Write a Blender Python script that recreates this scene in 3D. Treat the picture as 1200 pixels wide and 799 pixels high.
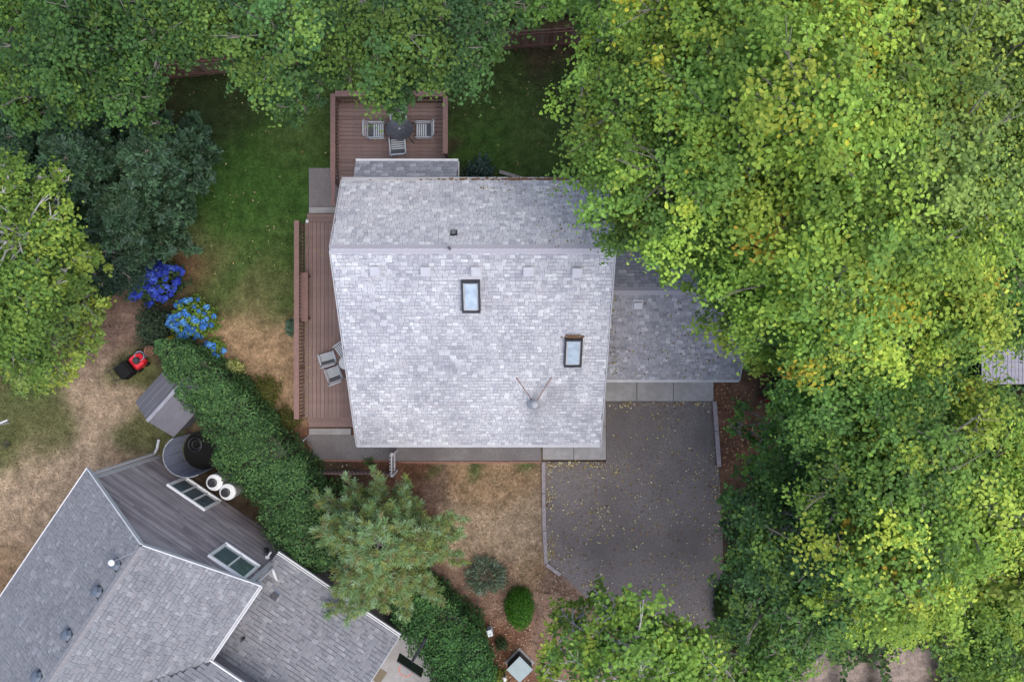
import bpy, math, random
import numpy as np
from mathutils import Vector, Matrix
random.seed(7)
rng = np.random.default_rng(11)
sc = bpy.context.scene
for o in list(bpy.data.objects):
    bpy.data.objects.remove(o)
COL = sc.collection

# ------------------------------------------------------------------ camera
H = 33.0
F = 1070.0
cam_d = bpy.data.cameras.new('camera')
cam = bpy.data.objects.new('camera', cam_d)
COL.objects.link(cam)
cam.location = (0, 0, H)
cam.rotation_euler = (0, 0, 0)
cam_d.sensor_width = 36
cam_d.lens = 36 * F / 1200
cam_d.clip_end = 5000
sc.camera = cam
sc.render.resolution_x = 1024
sc.render.resolution_y = 681

# ------------------------------------------------------------------ world + sun
SUN_EL, SUN_AZ = math.radians(72), math.radians(125)
w = bpy.data.worlds.new('World')
sc.world = w
w.use_nodes = True
nt = w.node_tree
nt.nodes.clear()
sky = nt.nodes.new('ShaderNodeTexSky')
sky.sky_type = 'NISHITA'
sky.sun_disc = False
sky.sun_elevation = SUN_EL
sky.sun_rotation = SUN_AZ
sky.dust_density = 3.0
sky.air_density = 1.0
bg = nt.nodes.new('ShaderNodeBackground')
bg.inputs[1].default_value = 0.15
wo = nt.nodes.new('ShaderNodeOutputWorld')
nt.links.new(sky.outputs[0], bg.inputs[0])
nt.links.new(bg.outputs[0], wo.inputs[0])
sl = bpy.data.lights.new('sun', 'SUN')
sl.energy = 1.2
sl.angle = math.radians(50)
sl.color = (1, 0.985, 0.96)
so = bpy.data.objects.new('sun', sl)
COL.objects.link(so)
sd = Vector((math.sin(SUN_AZ) * math.cos(SUN_EL), math.cos(SUN_AZ) * math.cos(SUN_EL), math.sin(SUN_EL)))
so.rotation_euler = sd.to_track_quat('Z', 'Y').to_euler()
sc.view_settings.view_transform = 'Standard'
sc.view_settings.look = 'None'
sc.view_settings.exposure = 1.08
sc.view_settings.gamma = 1.0

# ------------------------------------------------------------------ helpers
def P(px, py, h=0.0):
    d = (H - h) / F
    return Vector(((px - 600) * d, (399.5 - py) * d, h))

WM = {}
def link(o, parent=None):
    COL.objects.link(o)
    if parent is not None:
        o.parent = parent
        o.matrix_parent_inverse = WM.get(parent.name, Matrix.Identity(4)).inverted()
    return o

def tag(o, label=None, cat=None, group=None, kind=None):
    if label: o['label'] = label
    if cat: o['category'] = cat
    if group: o['group'] = group
    if kind: o['kind'] = kind
    return o

def thing(name, label, cat, loc=(0, 0, 0), group=None):
    o = bpy.data.objects.new(name, None)
    o.empty_display_size = 0.2
    COL.objects.link(o)
    o.location = loc
    WM[o.name] = Matrix.Translation(Vector(loc))
    return tag(o, label, cat, group)

def copy_thing(root, loc, rotz=0.0, label=None, group=None, scale=None):
    r = root.copy()
    COL.objects.link(r)
    r.location = loc
    r.rotation_euler = (0, 0, rotz)
    if scale: r.scale = scale
    if label: r['label'] = label
    if group: r['group'] = group
    for ch in list(root.children):
        c = ch.copy(); COL.objects.link(c); c.parent = r
        for g in list(ch.children):
            d = g.copy(); COL.objects.link(d); d.parent = c
    return r

class MB:
    def __init__(s):
        s.v = []; s.f = []; s.mi = []
    def add(s, vs, fs, mi=0):
        b = len(s.v)
        s.v += [tuple(v) for v in vs]
        s.f += [tuple(b + i for i in f) for f in fs]
        s.mi += [mi] * len(fs)
        return s
    def box(s, c, size, R=None, mi=0, M=None):
        hx, hy, hz = size[0] / 2, size[1] / 2, size[2] / 2
        vs = [Vector((x, y, z)) for x in (-hx, hx) for y in (-hy, hy) for z in (-hz, hz)]
        if R is not None:
            if isinstance(R, (int, float)): R = Matrix.Rotation(R, 3, 'Z')
            vs = [R @ v for v in vs]
        vs = [v + Vector(c) for v in vs]
        if M is not None: vs = [M @ v for v in vs]
        return s.add(vs, [(0, 1, 3, 2), (4, 6, 7, 5), (0, 4, 5, 1), (2, 3, 7, 6), (0, 2, 6, 4), (1, 5, 7, 3)], mi)
    def bb(s, x0, x1, y0, y1, z0, z1, mi=0):
        return s.box(((x0 + x1) / 2, (y0 + y1) / 2, (z0 + z1) / 2), (x1 - x0, y1 - y0, z1 - z0), mi=mi)
    def bar(s, a, b, w, t, up=Vector((0, 0, 1)), mi=0):
        a = Vector(a); b = Vector(b); d = (b - a)
        L = d.length; d.normalize()
        x = d.cross(up)
        if x.length < 1e-4: x = Vector((1, 0, 0))
        x.normalize(); z = x.cross(d)
        vs = []
        for q in (a, b):
            for i, j in ((-1, -1), (1, -1), (1, 1), (-1, 1)):
                vs.append(q + x * (i * w / 2) + z * (j * t / 2))
        return s.add(vs, [(0, 3, 2, 1), (4, 5, 6, 7), (0, 1, 5, 4), (1, 2, 6, 5), (2, 3, 7, 6), (3, 0, 4, 7)], mi)
    def tube(s, pts, rad, n=8, mi=0, cap=True):
        pts = [Vector(p) for p in pts]
        if not hasattr(rad, '__len__'): rad = [rad] * len(pts)
        rings = []; prev = None
        b = len(s.v)
        for i, p in enumerate(pts):
            t = (pts[min(i + 1, len(pts) - 1)] - pts[max(i - 1, 0)]).normalized()
            if prev is None:
                a = Vector((0, 0, 1)) if abs(t.z) < .9 else Vector((1, 0, 0))
                x = t.cross(a).normalized()
            else:
                x = (prev - t * prev.dot(t)).normalized()
            prev = x; y = t.cross(x)
            for k in range(n):
                an = 2 * math.pi * k / n
                s.v.append(tuple(p + (x * math.cos(an) + y * math.sin(an)) * rad[i]))
        for i in range(len(pts) - 1):
            for k in range(n):
                k2 = (k + 1) % n
                s.f.append((b + i * n + k, b + i * n + k2, b + (i + 1) * n + k2, b + (i + 1) * n + k)); s.mi.append(mi)
        if cap:
            s.f.append(tuple(b + k for k in range(n))[::-1]); s.mi.append(mi)
            s.f.append(tuple(b + (len(pts) - 1) * n + k for k in range(n))); s.mi.append(mi)
        return s
    def lathe(s, c, prof, n=20, mi=0, M=None):
        b = len(s.v)
        c = Vector(c)
        for r, z in prof:
            for k in range(n):
                an = 2 * math.pi * k / n
                v = Vector((r * math.cos(an), r * math.sin(an), z))
                if M is not None: v = M @ v
                s.v.append(tuple(c + v))
        for i in range(len(prof) - 1):
            for k in range(n):
                k2 = (k + 1) % n
                s.f.append((b + i * n + k, b + i * n + k2, b + (i + 1) * n + k2, b + (i + 1) * n + k)); s.mi.append(mi)
        s.f.append(tuple(b + k for k in range(n))[::-1]); s.mi.append(mi)
        s.f.append(tuple(b + (len(prof) - 1) * n + k for k in range(n))); s.mi.append(mi)
        return s
    def prism(s, poly, z0, z1, mi=0):
        n = len(poly)
        vs = [(p[0], p[1], z0) for p in poly] + [(p[0], p[1], z1) for p in poly]
        fs = [tuple(range(n))[::-1], tuple(range(n, 2 * n))]
        fs += [(i, (i + 1) % n, n + (i + 1) % n, n + i) for i in range(n)]
        return s.add(vs, fs, mi)
    def slab(s, quad, t, mi=0):
        """quad of 3-D corners (top face), thickness t downwards along z"""
        q = [Vector(v) for v in quad]; n = len(q)
        vs = q + [v - Vector((0, 0, t)) for v in q]
        fs = [tuple(range(n)), tuple(range(n, 2 * n))[::-1]] + [(i, n + i, n + (i + 1) % n, (i + 1) % n) for i in range(n)]
        return s.add(vs, fs, mi)
    def mesh(s, name, mats, smooth=False):
        me = bpy.data.meshes.new(name)
        me.from_pydata(s.v, [], s.f)
        if not isinstance(mats, (list, tuple)): mats = [mats]
        for m in mats: me.materials.append(m)
        me.polygons.foreach_set('material_index', s.mi)
        if smooth: me.polygons.foreach_set('use_smooth', [True] * len(s.f))
        me.update()
        return me
    def build(s, name, mats, parent=None, smooth=False):
        o = bpy.data.objects.new(name, s.mesh(name, mats, smooth))
        return link(o, parent)

# ------------------------------------------------------------------ materials
def mat(name, col, rough=0.8, spec=0.3, noise=0.0, scale=8.0, metal=0.0, bump=0.0, bscale=60.0, attr=None,
        dark=None, dscale=1.5, stretch=None):
    m = bpy.data.materials.new(name)
    m.use_nodes = True
    t = m.node_tree; N = t.nodes; L = t.links
    b = N['Principled BSDF']
    b.inputs['Roughness'].default_value = rough
    b.inputs['Specular IOR Level'].default_value = spec
    b.inputs['Metallic'].default_value = metal
    tc = N.new('ShaderNodeTexCoord')
    vec = tc.outputs['Object']
    if stretch:
        mp = N.new('ShaderNodeMapping'); mp.inputs['Scale'].default_value = stretch[0]
        mp.inputs['Rotation'].default_value = stretch[1]
        L.new(vec, mp.inputs[0]); vec = mp.outputs[0]
    if attr:
        a = N.new('ShaderNodeAttribute'); a.attribute_name = attr
        base = a.outputs['Color']
    else:
        rgb = N.new('ShaderNodeRGB'); rgb.outputs[0].default_value = (*col, 1)
        base = rgb.outputs[0]
    if noise:
        nz = N.new('ShaderNodeTexNoise'); nz.inputs['Scale'].default_value = scale; nz.inputs['Detail'].default_value = 6
        nz.inputs['Roughness'].default_value = .65
        L.new(vec, nz.inputs['Vector'])
        mr = N.new('ShaderNodeMapRange'); mr.inputs[1].default_value = .3; mr.inputs[2].default_value = .7
        mr.inputs[3].default_value = 1 - noise; mr.inputs[4].default_value = 1 + noise
        L.new(nz.outputs[0], mr.inputs[0])
        vm = N.new('ShaderNodeVectorMath'); vm.operation = 'SCALE'
        L.new(base, vm.inputs[0]); L.new(mr.outputs[0], vm.inputs['Scale'])
        base = vm.outputs[0]
    if dark is not None:
        nz = N.new('ShaderNodeTexNoise'); nz.inputs['Scale'].default_value = dscale; nz.inputs['Detail'].default_value = 5
        L.new(tc.outputs['Object'], nz.inputs['Vector'])
        mr = N.new('ShaderNodeMapRange'); mr.inputs[1].default_value = .45; mr.inputs[2].default_value = .7
        L.new(nz.outputs[0], mr.inputs[0])
        mx = N.new('ShaderNodeMix'); mx.data_type = 'RGBA'
        L.new(mr.outputs[0], mx.inputs[0]); L.new(base, mx.inputs[6]); mx.inputs[7].default_value = (*dark, 1)
        base = mx.outputs[2]
    L.new(base, b.inputs['Base Color'])
    if bump:
        nb = N.new('ShaderNodeTexNoise'); nb.inputs['Scale'].default_value = bscale; nb.inputs['Detail'].default_value = 4
        L.new(vec, nb.inputs['Vector'])
        bp = N.new('ShaderNodeBump'); bp.inputs['Strength'].default_value = bump; bp.inputs['Distance'].default_value = .02
        L.new(nb.outputs[0], bp.inputs['Height']); L.new(bp.outputs[0], b.inputs['Normal'])
    return m

def leaf_mat(name, trans=0.38, rough=0.6, spec=0.18):
    m = bpy.data.materials.new(name); m.use_nodes = True
    t = m.node_tree; N = t.nodes; L = t.links
    b = N['Principled BSDF']
    b.inputs['Roughness'].default_value = rough
    b.inputs['Specular IOR Level'].default_value = spec
    a = N.new('ShaderNodeAttribute'); a.attribute_name = 'Col'
    L.new(a.outputs['Color'], b.inputs['Base Color'])
    tr = N.new('ShaderNodeBsdfTranslucent')
    mx = N.new('ShaderNodeMixShader'); mx.inputs[0].default_value = trans
    vm = N.new('ShaderNodeVectorMath'); vm.operation = 'MULTIPLY'; vm.inputs[1].default_value = (1.25, 1.3, .7)
    L.new(a.outputs['Color'], vm.inputs[0]); L.new(vm.outputs[0], tr.inputs[0])
    L.new(b.outputs[0], mx.inputs[1]); L.new(tr.outputs[0], mx.inputs[2])
    L.new(mx.outputs[0], N['Material Output'].inputs[0])
    return m

def glass_mat(name, col, rough=0.08):
    m = mat(name, col, rough=rough, spec=0.8, noise=.25, scale=3)
    m.node_tree.nodes['Principled BSDF'].inputs['Coat Weight'].default_value = .6
    m.node_tree.nodes['Principled BSDF'].inputs['Coat Roughness'].default_value = .04
    return m

M_leaf = leaf_mat('leaf')
M_needle = leaf_mat('needle', .15, .6, .25)
M_flower = leaf_mat('petal', .2, .7, .15)
M_bark = mat('bark', (.16, .145, .125), noise=.4, scale=6, bump=.6, bscale=25)
M_barkl = mat('pale bark', (.3, .29, .27), noise=.35, scale=7, bump=.4, bscale=25)
M_ground = None
M_shmain = [mat('light shingle %s' % i, c, rough=.95, spec=.12, noise=.22, scale=14, bump=.5, bscale=150, dark=(c[0] * .78, c[1] * .78, c[2] * .8), dscale=.7)
            for i, c in enumerate([(.30, .305, .335), (.34, .345, .37), (.375, .38, .405), (.40, .40, .425), (.365, .36, .38), (.47, .475, .49)])]
M_shgar = [mat('grey shingle %s' % i, c, rough=.95, spec=.12, noise=.22, scale=14, bump=.5, bscale=150, dark=(c[0] * .75, c[1] * .75, c[2] * .75), dscale=.8)
           for i, c in enumerate([(.2, .2, .225), (.225, .225, .25), (.245, .245, .27), (.26, .26, .285), (.235, .228, .25), (.33, .33, .355)])]
M_shnei = [mat('blended shingle %s' % i, c, rough=.95, spec=.12, noise=.2, scale=16, bump=.5, bscale=150, dark=(c[0] * .82, c[1] * .82, c[2] * .82), dscale=.6)
           for i, c in enumerate([(.165, .167, .182), (.18, .184, .198), (.188, .192, .206), (.198, .201, .214), (.195, .19, .2), (.235, .238, .25)])]
def streak(ms, spots, ax=('x', 'y')):
    """dirt runs down the slope from each (x, y0, length, half width) in world metres"""
    for m in ms:
        t = m.node_tree; N = t.nodes; L = t.links; b = N['Principled BSDF']; src = b.inputs['Base Color'].links[0].from_socket
        g = N.new('ShaderNodeNewGeometry'); sp = N.new('ShaderNodeSeparateXYZ'); L.new(g.outputs['Position'], sp.inputs[0])
        nz = N.new('ShaderNodeTexNoise'); nz.inputs['Scale'].default_value = 2.2; L.new(g.outputs['Position'], nz.inputs['Vector'])
        tot = None
        def M(op, a, b_=None, clamp=False):
            n = N.new('ShaderNodeMath'); n.operation = op; n.use_clamp = clamp
            for k, v in enumerate((a, b_)):
                if v is None: continue
                if isinstance(v, (int, float)): n.inputs[k].default_value = v
                else: L.new(v, n.inputs[k])
            return n.outputs[0]
        for x, y, ln, hw in spots:
            dx = M('ABSOLUTE', M('SUBTRACT', sp.outputs[0], x)); fx = M('SUBTRACT', 1.0, M('DIVIDE', dx, hw), True)
            dy = M('DIVIDE', M('SUBTRACT', y, sp.outputs[1]), ln); inside = M('GREATER_THAN', dy, 0.0); fy = M('MULTIPLY', inside, M('SUBTRACT', 1.0, dy, True))
            v = M('MULTIPLY', fx, fy); tot = v if tot is None else M('ADD', tot, v)
        tot = M('MULTIPLY', tot, M('MULTIPLY', nz.outputs[0], .75), True)
        mx = N.new('ShaderNodeMix'); mx.data_type = 'RGBA'; L.new(tot, mx.inputs[0]); L.new(src, mx.inputs[6]); mx.inputs[7].default_value = (.13, .13, .14, 1)
        L.new(mx.outputs[2], b.inputs['Base Color'])
streak(M_shmain, [(.73, -1.95, 1.5, .5), (1.95, -.75, 1.6, .35), (-1.3, 1.0, 1.3, .3), (1.3, -1.4, 1.9, .9)])
M_shade = mat('painted shadow line granules', (.17, .172, .195), rough=.95, spec=.1)  # granule strip with the shadow of the course above painted in
M_shaded = mat('darker painted shadow line granules', (.085, .085, .1), rough=.95, spec=.1)
M_under = mat('roof underlay', (.075, .075, .085), noise=.2)
M_ridge = mat('ridge cap shingle', (.32, .31, .345), noise=.15, scale=20, bump=.4, bscale=120)
M_ridgeg = mat('grey ridge cap', (.26, .25, .28), noise=.15, scale=20, bump=.4, bscale=120)
M_frame = mat('white window frame', (.82, .82, .81), rough=.45)
M_trim = mat('white trim paint', (.52, .52, .53), rough=.5, noise=.07, scale=5)
M_trimg = mat('grey trim paint', (.34, .34, .36), rough=.6, noise=.12, scale=5)
M_wall = mat('taupe siding', (.3, .265, .24), noise=.1, scale=3, stretch=((1, 1, 8), (0, 0, 0)))
M_glass = glass_mat('window glass', (.13, .18, .19))
M_skyglass = glass_mat('skylight glass', (.3, .36, .42), .15)
M_blackm = mat('black metal', (.022, .023, .028), rough=.45, spec=.5, noise=.2)
M_blackp = mat('black plastic', (.018, .018, .022), rough=.4, spec=.5, noise=.3, scale=10)
M_deck = [mat('deck board %d' % i, c, rough=.75, noise=.14, scale=5, bump=.3, bscale=30, dark=(c[0]*.8, c[1]*.8, c[2]*.8), dscale=.9) for i, c in enumerate(
    [(.168, .113, .1), (.182, .124, .111), (.156, .105, .094), (.194, .135, .12)])]
M_rail = mat('red brown stain', (.16, .092, .078), rough=.65, noise=.14, scale=6)
M_conc = mat('concrete', (.25, .24, .235), noise=.16, scale=5, bump=.3, bscale=50, dark=(.2, .19, .178), dscale=1.1)
M_agg = mat('exposed aggregate', (.15, .137, .135), noise=.5, scale=42, bump=.7, bscale=60, dark=(.115, .1, .098), dscale=.8)
M_drive = mat('driveway asphalt', (.135, .116, .108), noise=.6, scale=26, bump=.7, bscale=55, dark=(.085, .072, .07), dscale=.35)
M_timber = mat('grey timber', (.22, .19, .19), noise=.25, scale=8)
M_fence = [mat('weathered fence %d' % i, c, noise=.3, scale=7, bump=.3) for i, c in enumerate([(.13, .068, .05), (.17, .1, .075), (.2, .14, .11)])]
M_alu = mat('white aluminium', (.36, .38, .4), rough=.45, spec=.5, noise=.08)
M_sling = mat('dark sling fabric', (.06, .065, .075), rough=.8, noise=.2, scale=40)
M_galv = mat('galvanised metal', (.25, .26, .28), rough=.6, metal=.3, noise=.15)
M_vent = mat('pale vent metal', (.37, .37, .4), rough=.6, noise=.08)
M_red = mat('red paint', (.55, .02, .03), rough=.35, spec=.5, noise=.08)
M_side = [mat('weathered lap siding %d' % i, c, noise=.34, scale=5, bump=.3, stretch=((.35, .35, 9), (0, 0, 0)), dark=(c[0] * .7, c[1] * .68, c[2] * .7), dscale=.9) for i, c in enumerate(
    [(.31, .27, .275), (.355, .31, .312), (.27, .235, .242), (.4, .355, .355)])]
M_shed = mat('grey resin', (.105, .103, .12), rough=.6, noise=.06, scale=4, dark=(.12, .118, .135), dscale=1.6)
M_shedr = mat('pale grey resin', (.2, .2, .23), rough=.55, noise=.16, scale=6)
M_panel = mat('slate blue panel', (.24, .26, .33), rough=.4, spec=.5, noise=.22, scale=3, stretch=((6, 6, .5), (0, 0, 0)))
M_barrel = mat('white plastic', (.72, .73, .72), rough=.5, noise=.08)
M_barrels = mat('grey plastic', (.45, .46, .45), rough=.5, noise=.14)
M_util = mat('grey green enamel', (.2, .25, .25), rough=.5, noise=.1, scale=5, dark=(.23, .28, .285))
M_utild = mat('dark green enamel', (.03, .035, .036), rough=.6, noise=.3, scale=6)
M_pale = mat('pale grey box', (.52, .56, .58), rough=.5, noise=.1)
M_orange = mat('orange rim', (.6, .1, .04), rough=.5)
M_blue = mat('blue cloth', (.08, .1, .3), noise=.1)
M_brown = mat('brown mat', (.13, .105, .07), noise=.25, scale=30)
M_terra = mat('rusty metal', (.2, .1, .075), noise=.3, scale=10)
M_carp = mat('white car paint', (.6, .62, .66), rough=.25, spec=.6)
M_carg = glass_mat('car glass', (.03, .05, .08))
M_rubber = mat('rubber', (.012, .012, .012), rough=.9, spec=.1)
M_debris = mat('leaf litter', (.11, .065, .035), noise=.5, scale=40)

# ------------------------------------------------------------------ ground colours (lawns, bare earth, mulch)
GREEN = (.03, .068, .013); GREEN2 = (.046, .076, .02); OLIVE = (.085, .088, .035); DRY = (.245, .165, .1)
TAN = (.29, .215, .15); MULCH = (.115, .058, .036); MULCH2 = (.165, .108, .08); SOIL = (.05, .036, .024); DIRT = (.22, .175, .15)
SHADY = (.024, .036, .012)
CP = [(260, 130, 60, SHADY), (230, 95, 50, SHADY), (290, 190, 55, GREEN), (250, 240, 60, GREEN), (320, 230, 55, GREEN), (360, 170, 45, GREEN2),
      (300, 290, 50, GREEN2), (240, 290, 30, OLIVE), (220, 310, 22, MULCH), (320, 340, 34, OLIVE), (290, 360, 25, OLIVE), (300, 400, 34, DRY), (320, 450, 36, DRY), (338, 345, 16, GREEN2),
      (338, 470, 18, DRY), (352, 520, 18, MULCH), (342, 500, 14, MULCH), (255, 430, 16, MULCH), (300, 480, 24, OLIVE),
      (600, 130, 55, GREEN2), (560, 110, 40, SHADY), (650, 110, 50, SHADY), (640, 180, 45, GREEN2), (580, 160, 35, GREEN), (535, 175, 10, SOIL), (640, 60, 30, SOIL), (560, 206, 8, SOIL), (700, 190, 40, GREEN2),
      (60, 60, 140, SOIL), (60, 250, 120, SOIL), (140, 370, 30, MULCH2), (120, 400, 35, MULCH2), (165, 440, 14, OLIVE), (150, 430, 20, OLIVE), (60, 480, 30, OLIVE), (20, 500, 35, OLIVE), (65, 505, 25, OLIVE), (50, 460, 20, GREEN2), (15, 540, 22, OLIVE),
      (100, 470, 32, TAN), (110, 530, 42, TAN), (60, 570, 42, TAN), (20, 600, 42, TAN), (10, 650, 42, DRY), (70, 640, 42, TAN), (190, 525, 16, OLIVE), (160, 505, 18, OLIVE), (145, 545, 22, DRY), (125, 420, 22, TAN), (180, 400, 20, SOIL),
      (540, 560, 20, DRY), (590, 570, 30, DRY), (600, 620, 40, TAN), (560, 630, 34, TAN), (510, 570, 22, MULCH2), (570, 548, 10, GREEN2), (615, 548, 10, GREEN2), (500, 548, 8, OLIVE), (480, 560, 20, MULCH),
      (620, 665, 26, DRY), (555, 680, 20, MULCH2), (530, 700, 34, MULCH2), (560, 740, 30, MULCH), (600, 760, 34, MULCH), (655, 700, 30, MULCH2), (640, 740, 30, MULCH2), (590, 700, 28, MULCH2), (500, 670, 20, MULCH2),
      (870, 500, 40, MULCH), (880, 540, 30, MULCH), (855, 470, 20, MULCH), (900, 450, 40, SOIL), (430, 545, 22, MULCH), (400, 570, 30, SOIL),
      (1000, 300, 250, SOIL), (1000, 600, 120, SOIL), (900, 700, 60, SOIL), (1065, 785, 26, DIRT), (985, 782, 20, DIRT), (945, 790, 20, DIRT), (1140, 770, 50, SOIL), (850, 715, 18, OLIVE), (740, 770, 50, MULCH2),
      (470, 780, 30, DIRT), (300, 600, 50, SOIL), (450, 650, 50, MULCH), (200, 350, 26, SOIL)]
CPa = np.array([[c[0], c[1], c[2]] for c in CP], float); CPc = np.array([c[3] for c in CP])
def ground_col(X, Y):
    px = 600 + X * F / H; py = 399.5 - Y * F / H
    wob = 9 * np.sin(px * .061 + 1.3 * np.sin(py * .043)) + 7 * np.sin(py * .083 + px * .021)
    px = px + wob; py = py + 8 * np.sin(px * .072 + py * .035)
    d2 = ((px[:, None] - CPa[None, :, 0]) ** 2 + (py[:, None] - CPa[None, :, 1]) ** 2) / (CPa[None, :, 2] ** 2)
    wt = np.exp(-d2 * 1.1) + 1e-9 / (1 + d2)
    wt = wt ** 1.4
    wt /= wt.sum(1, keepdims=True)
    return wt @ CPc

def mesh_np(name, V, faces_n, nper, mats, cols=None, colname='Col', smooth=False, mi=None):
    me = bpy.data.meshes.new(name)
    nf = len(faces_n)
    me.vertices.add(len(V)); me.vertices.foreach_set('co', V.astype(np.float32).ravel())
    me.loops.add(nf * nper); me.loops.foreach_set('vertex_index', faces_n.astype(np.int32).ravel())
    me.polygons.add(nf); me.polygons.foreach_set('loop_start', (np.arange(nf) * nper).astype(np.int32))
    if not isinstance(mats, (list, tuple)): mats = [mats]
    for m in mats: me.materials.append(m)
    if mi is not None: me.polygons.foreach_set('material_index', mi.astype(np.int32))
    me.update(calc_edges=True)
    if smooth: me.polygons.foreach_set('use_smooth', np.ones(nf, bool))
    if cols is not None:
        a = me.attributes.new(colname, 'FLOAT_COLOR', 'FACE' if len(cols) == nf else 'POINT')
        c4 = np.ones((len(cols), 4), np.float32); c4[:, :3] = cols
        a.data.foreach_set('color', c4.ravel())
    return me

def make_ground():
    xs = np.concatenate([[-900, -300, -100, -50], np.arange(-26, 26.01, .16), [50, 100, 300, 900]])
    ys = np.concatenate([[-900, -300, -100, -50], np.arange(-19, 19.01, .16), [50, 100, 300, 900]])
    X, Y = np.meshgrid(xs, ys)
    V = np.stack([X.ravel(), Y.ravel(), np.zeros(X.size)], 1)
    inn = (abs(V[:, 0]) < 30) & (abs(V[:, 1]) < 22)
    V[:, 2] = np.where(inn, .012 * np.sin(V[:, 0] * 2.1) * np.sin(V[:, 1] * 1.7) - .03, -.03)
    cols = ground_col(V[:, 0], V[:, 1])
    nx, ny = len(xs), len(ys)
    i, j = np.meshgrid(np.arange(nx - 1), np.arange(ny - 1))
    a = (j * nx + i).ravel()
    Fc = np.stack([a, a + 1, a + nx + 1, a + nx], 1)
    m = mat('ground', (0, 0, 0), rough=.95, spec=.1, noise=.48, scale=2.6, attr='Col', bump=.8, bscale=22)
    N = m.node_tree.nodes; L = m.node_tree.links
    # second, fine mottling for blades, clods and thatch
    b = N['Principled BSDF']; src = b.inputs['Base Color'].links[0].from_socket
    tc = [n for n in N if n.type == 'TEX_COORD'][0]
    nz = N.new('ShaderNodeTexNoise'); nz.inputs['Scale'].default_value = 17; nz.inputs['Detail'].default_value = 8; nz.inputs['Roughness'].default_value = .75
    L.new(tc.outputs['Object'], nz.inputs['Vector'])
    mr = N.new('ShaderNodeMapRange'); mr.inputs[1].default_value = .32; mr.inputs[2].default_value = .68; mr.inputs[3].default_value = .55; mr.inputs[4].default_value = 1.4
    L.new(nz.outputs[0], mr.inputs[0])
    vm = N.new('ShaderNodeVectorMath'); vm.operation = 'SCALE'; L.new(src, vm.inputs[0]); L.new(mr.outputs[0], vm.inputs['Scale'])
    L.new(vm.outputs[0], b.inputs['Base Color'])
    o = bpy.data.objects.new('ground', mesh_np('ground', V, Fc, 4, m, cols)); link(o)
    tag(o, kind='structure')
make_ground()

# ------------------------------------------------------------------ hard surfaces
def sheet(name, pts, z, m, thick=.12, world=False):
    mb = MB()
    poly = [(p[0], p[1]) if world else tuple(P(p[0], p[1], z).xy) for p in pts]
    mb.prism(poly[::-1], z - thick, z)
    o = mb.build(name, m); tag(o, kind='structure')
    return o
sheet('driveway', [(638, 541), (710.5, 541), (710.5, 470.5), (836, 470.5), (838, 500), (842, 545), (847, 620), (847, 690), (843, 740), (860, 780), (900, 850), (1000, 960), (860, 960), (790, 850), (735, 770), (693, 706), (660, 675), (640, 660)], .012, M_drive)
sheet('road', [(700, 930), (1500, 930), (1500, 1150), (700, 1150)], .03, M_drive)
sheet('gravel_path', [(360, 509.5), (634, 509.5), (634, 540), (360, 540)], .010, M_agg)
sheet('gravel_pad', [(362, 197), (398, 197), (398, 243), (362, 243)], .014, M_agg)
sheet('patio', [(500, 740), (530, 830), (480, 900), (400, 860), (452, 740)], .006, M_conc)
# porch slab and garage apron are cast in separate panels
apr = tag(bpy.data.objects.new('concrete_apron', None), kind='structure'); COL.objects.link(apr)
def apanel(a, b, c, d, z):
    mb = MB(); p0 = P(a, b, z); p1 = P(c, d, z)
    mb.bb(p0.x, p1.x, p1.y, p0.y, z - .12, z); mb.build('panel', M_conc, apr)
for a, c in ((703, 746), (746.6, 789), (789.6, 836)): apanel(a, 430, c, 470, .03)
for a, c in ((636, 672), (672.6, 710)): apanel(a, 500, c, 538.5, .05)
apanel(700, 465, 710, 499.5, .05)
cs = tag(bpy.data.objects.new('concrete_strip', None), kind='structure'); COL.objects.link(cs)
for x0, x1, y0, y1 in ((362, 411, 502, 509.3), (362, 398, 243, 250)):
    mb = MB(); p0 = P(x0, y0, .08); p1 = P(x1, y1, .08); mb.bb(p0.x, p1.x, p1.y, p0.y, -.05, .08); mb.build('slab', M_conc, cs)
kb = tag(bpy.data.objects.new('driveway_edging', None), kind='structure'); COL.objects.link(kb)
def edging(pts, wd, m, hh=.1):
    ps = [P(x, y, hh) for x, y in pts]
    for a, b in zip(ps[:-1], ps[1:]):
        a = Vector((a.x, a.y, hh / 2 - .03)); b = Vector((b.x, b.y, hh / 2 - .03)); d = (b - a).normalized() * .01
        mb = MB(); mb.bar(a + d, b - d, wd, hh + .06); mb.build('edging_timber', m, kb)
edging([(637, 541), (637, 578), (638, 622), (640, 661), (657, 674)], .13, M_timber)
edging([(837.5, 470), (840, 505), (843, 547)], .15, M_timber, .08)
edging([(466, 541.5), (548, 541.5), (634, 541.5)], .06, M_terra, .06)
edging([(362, 539), (412, 540), (456, 540)], .06, M_terra, .05)
edging([(585, 201), (605, 207), (624, 213), (650, 214)], .12, M_timber, .1)

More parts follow.
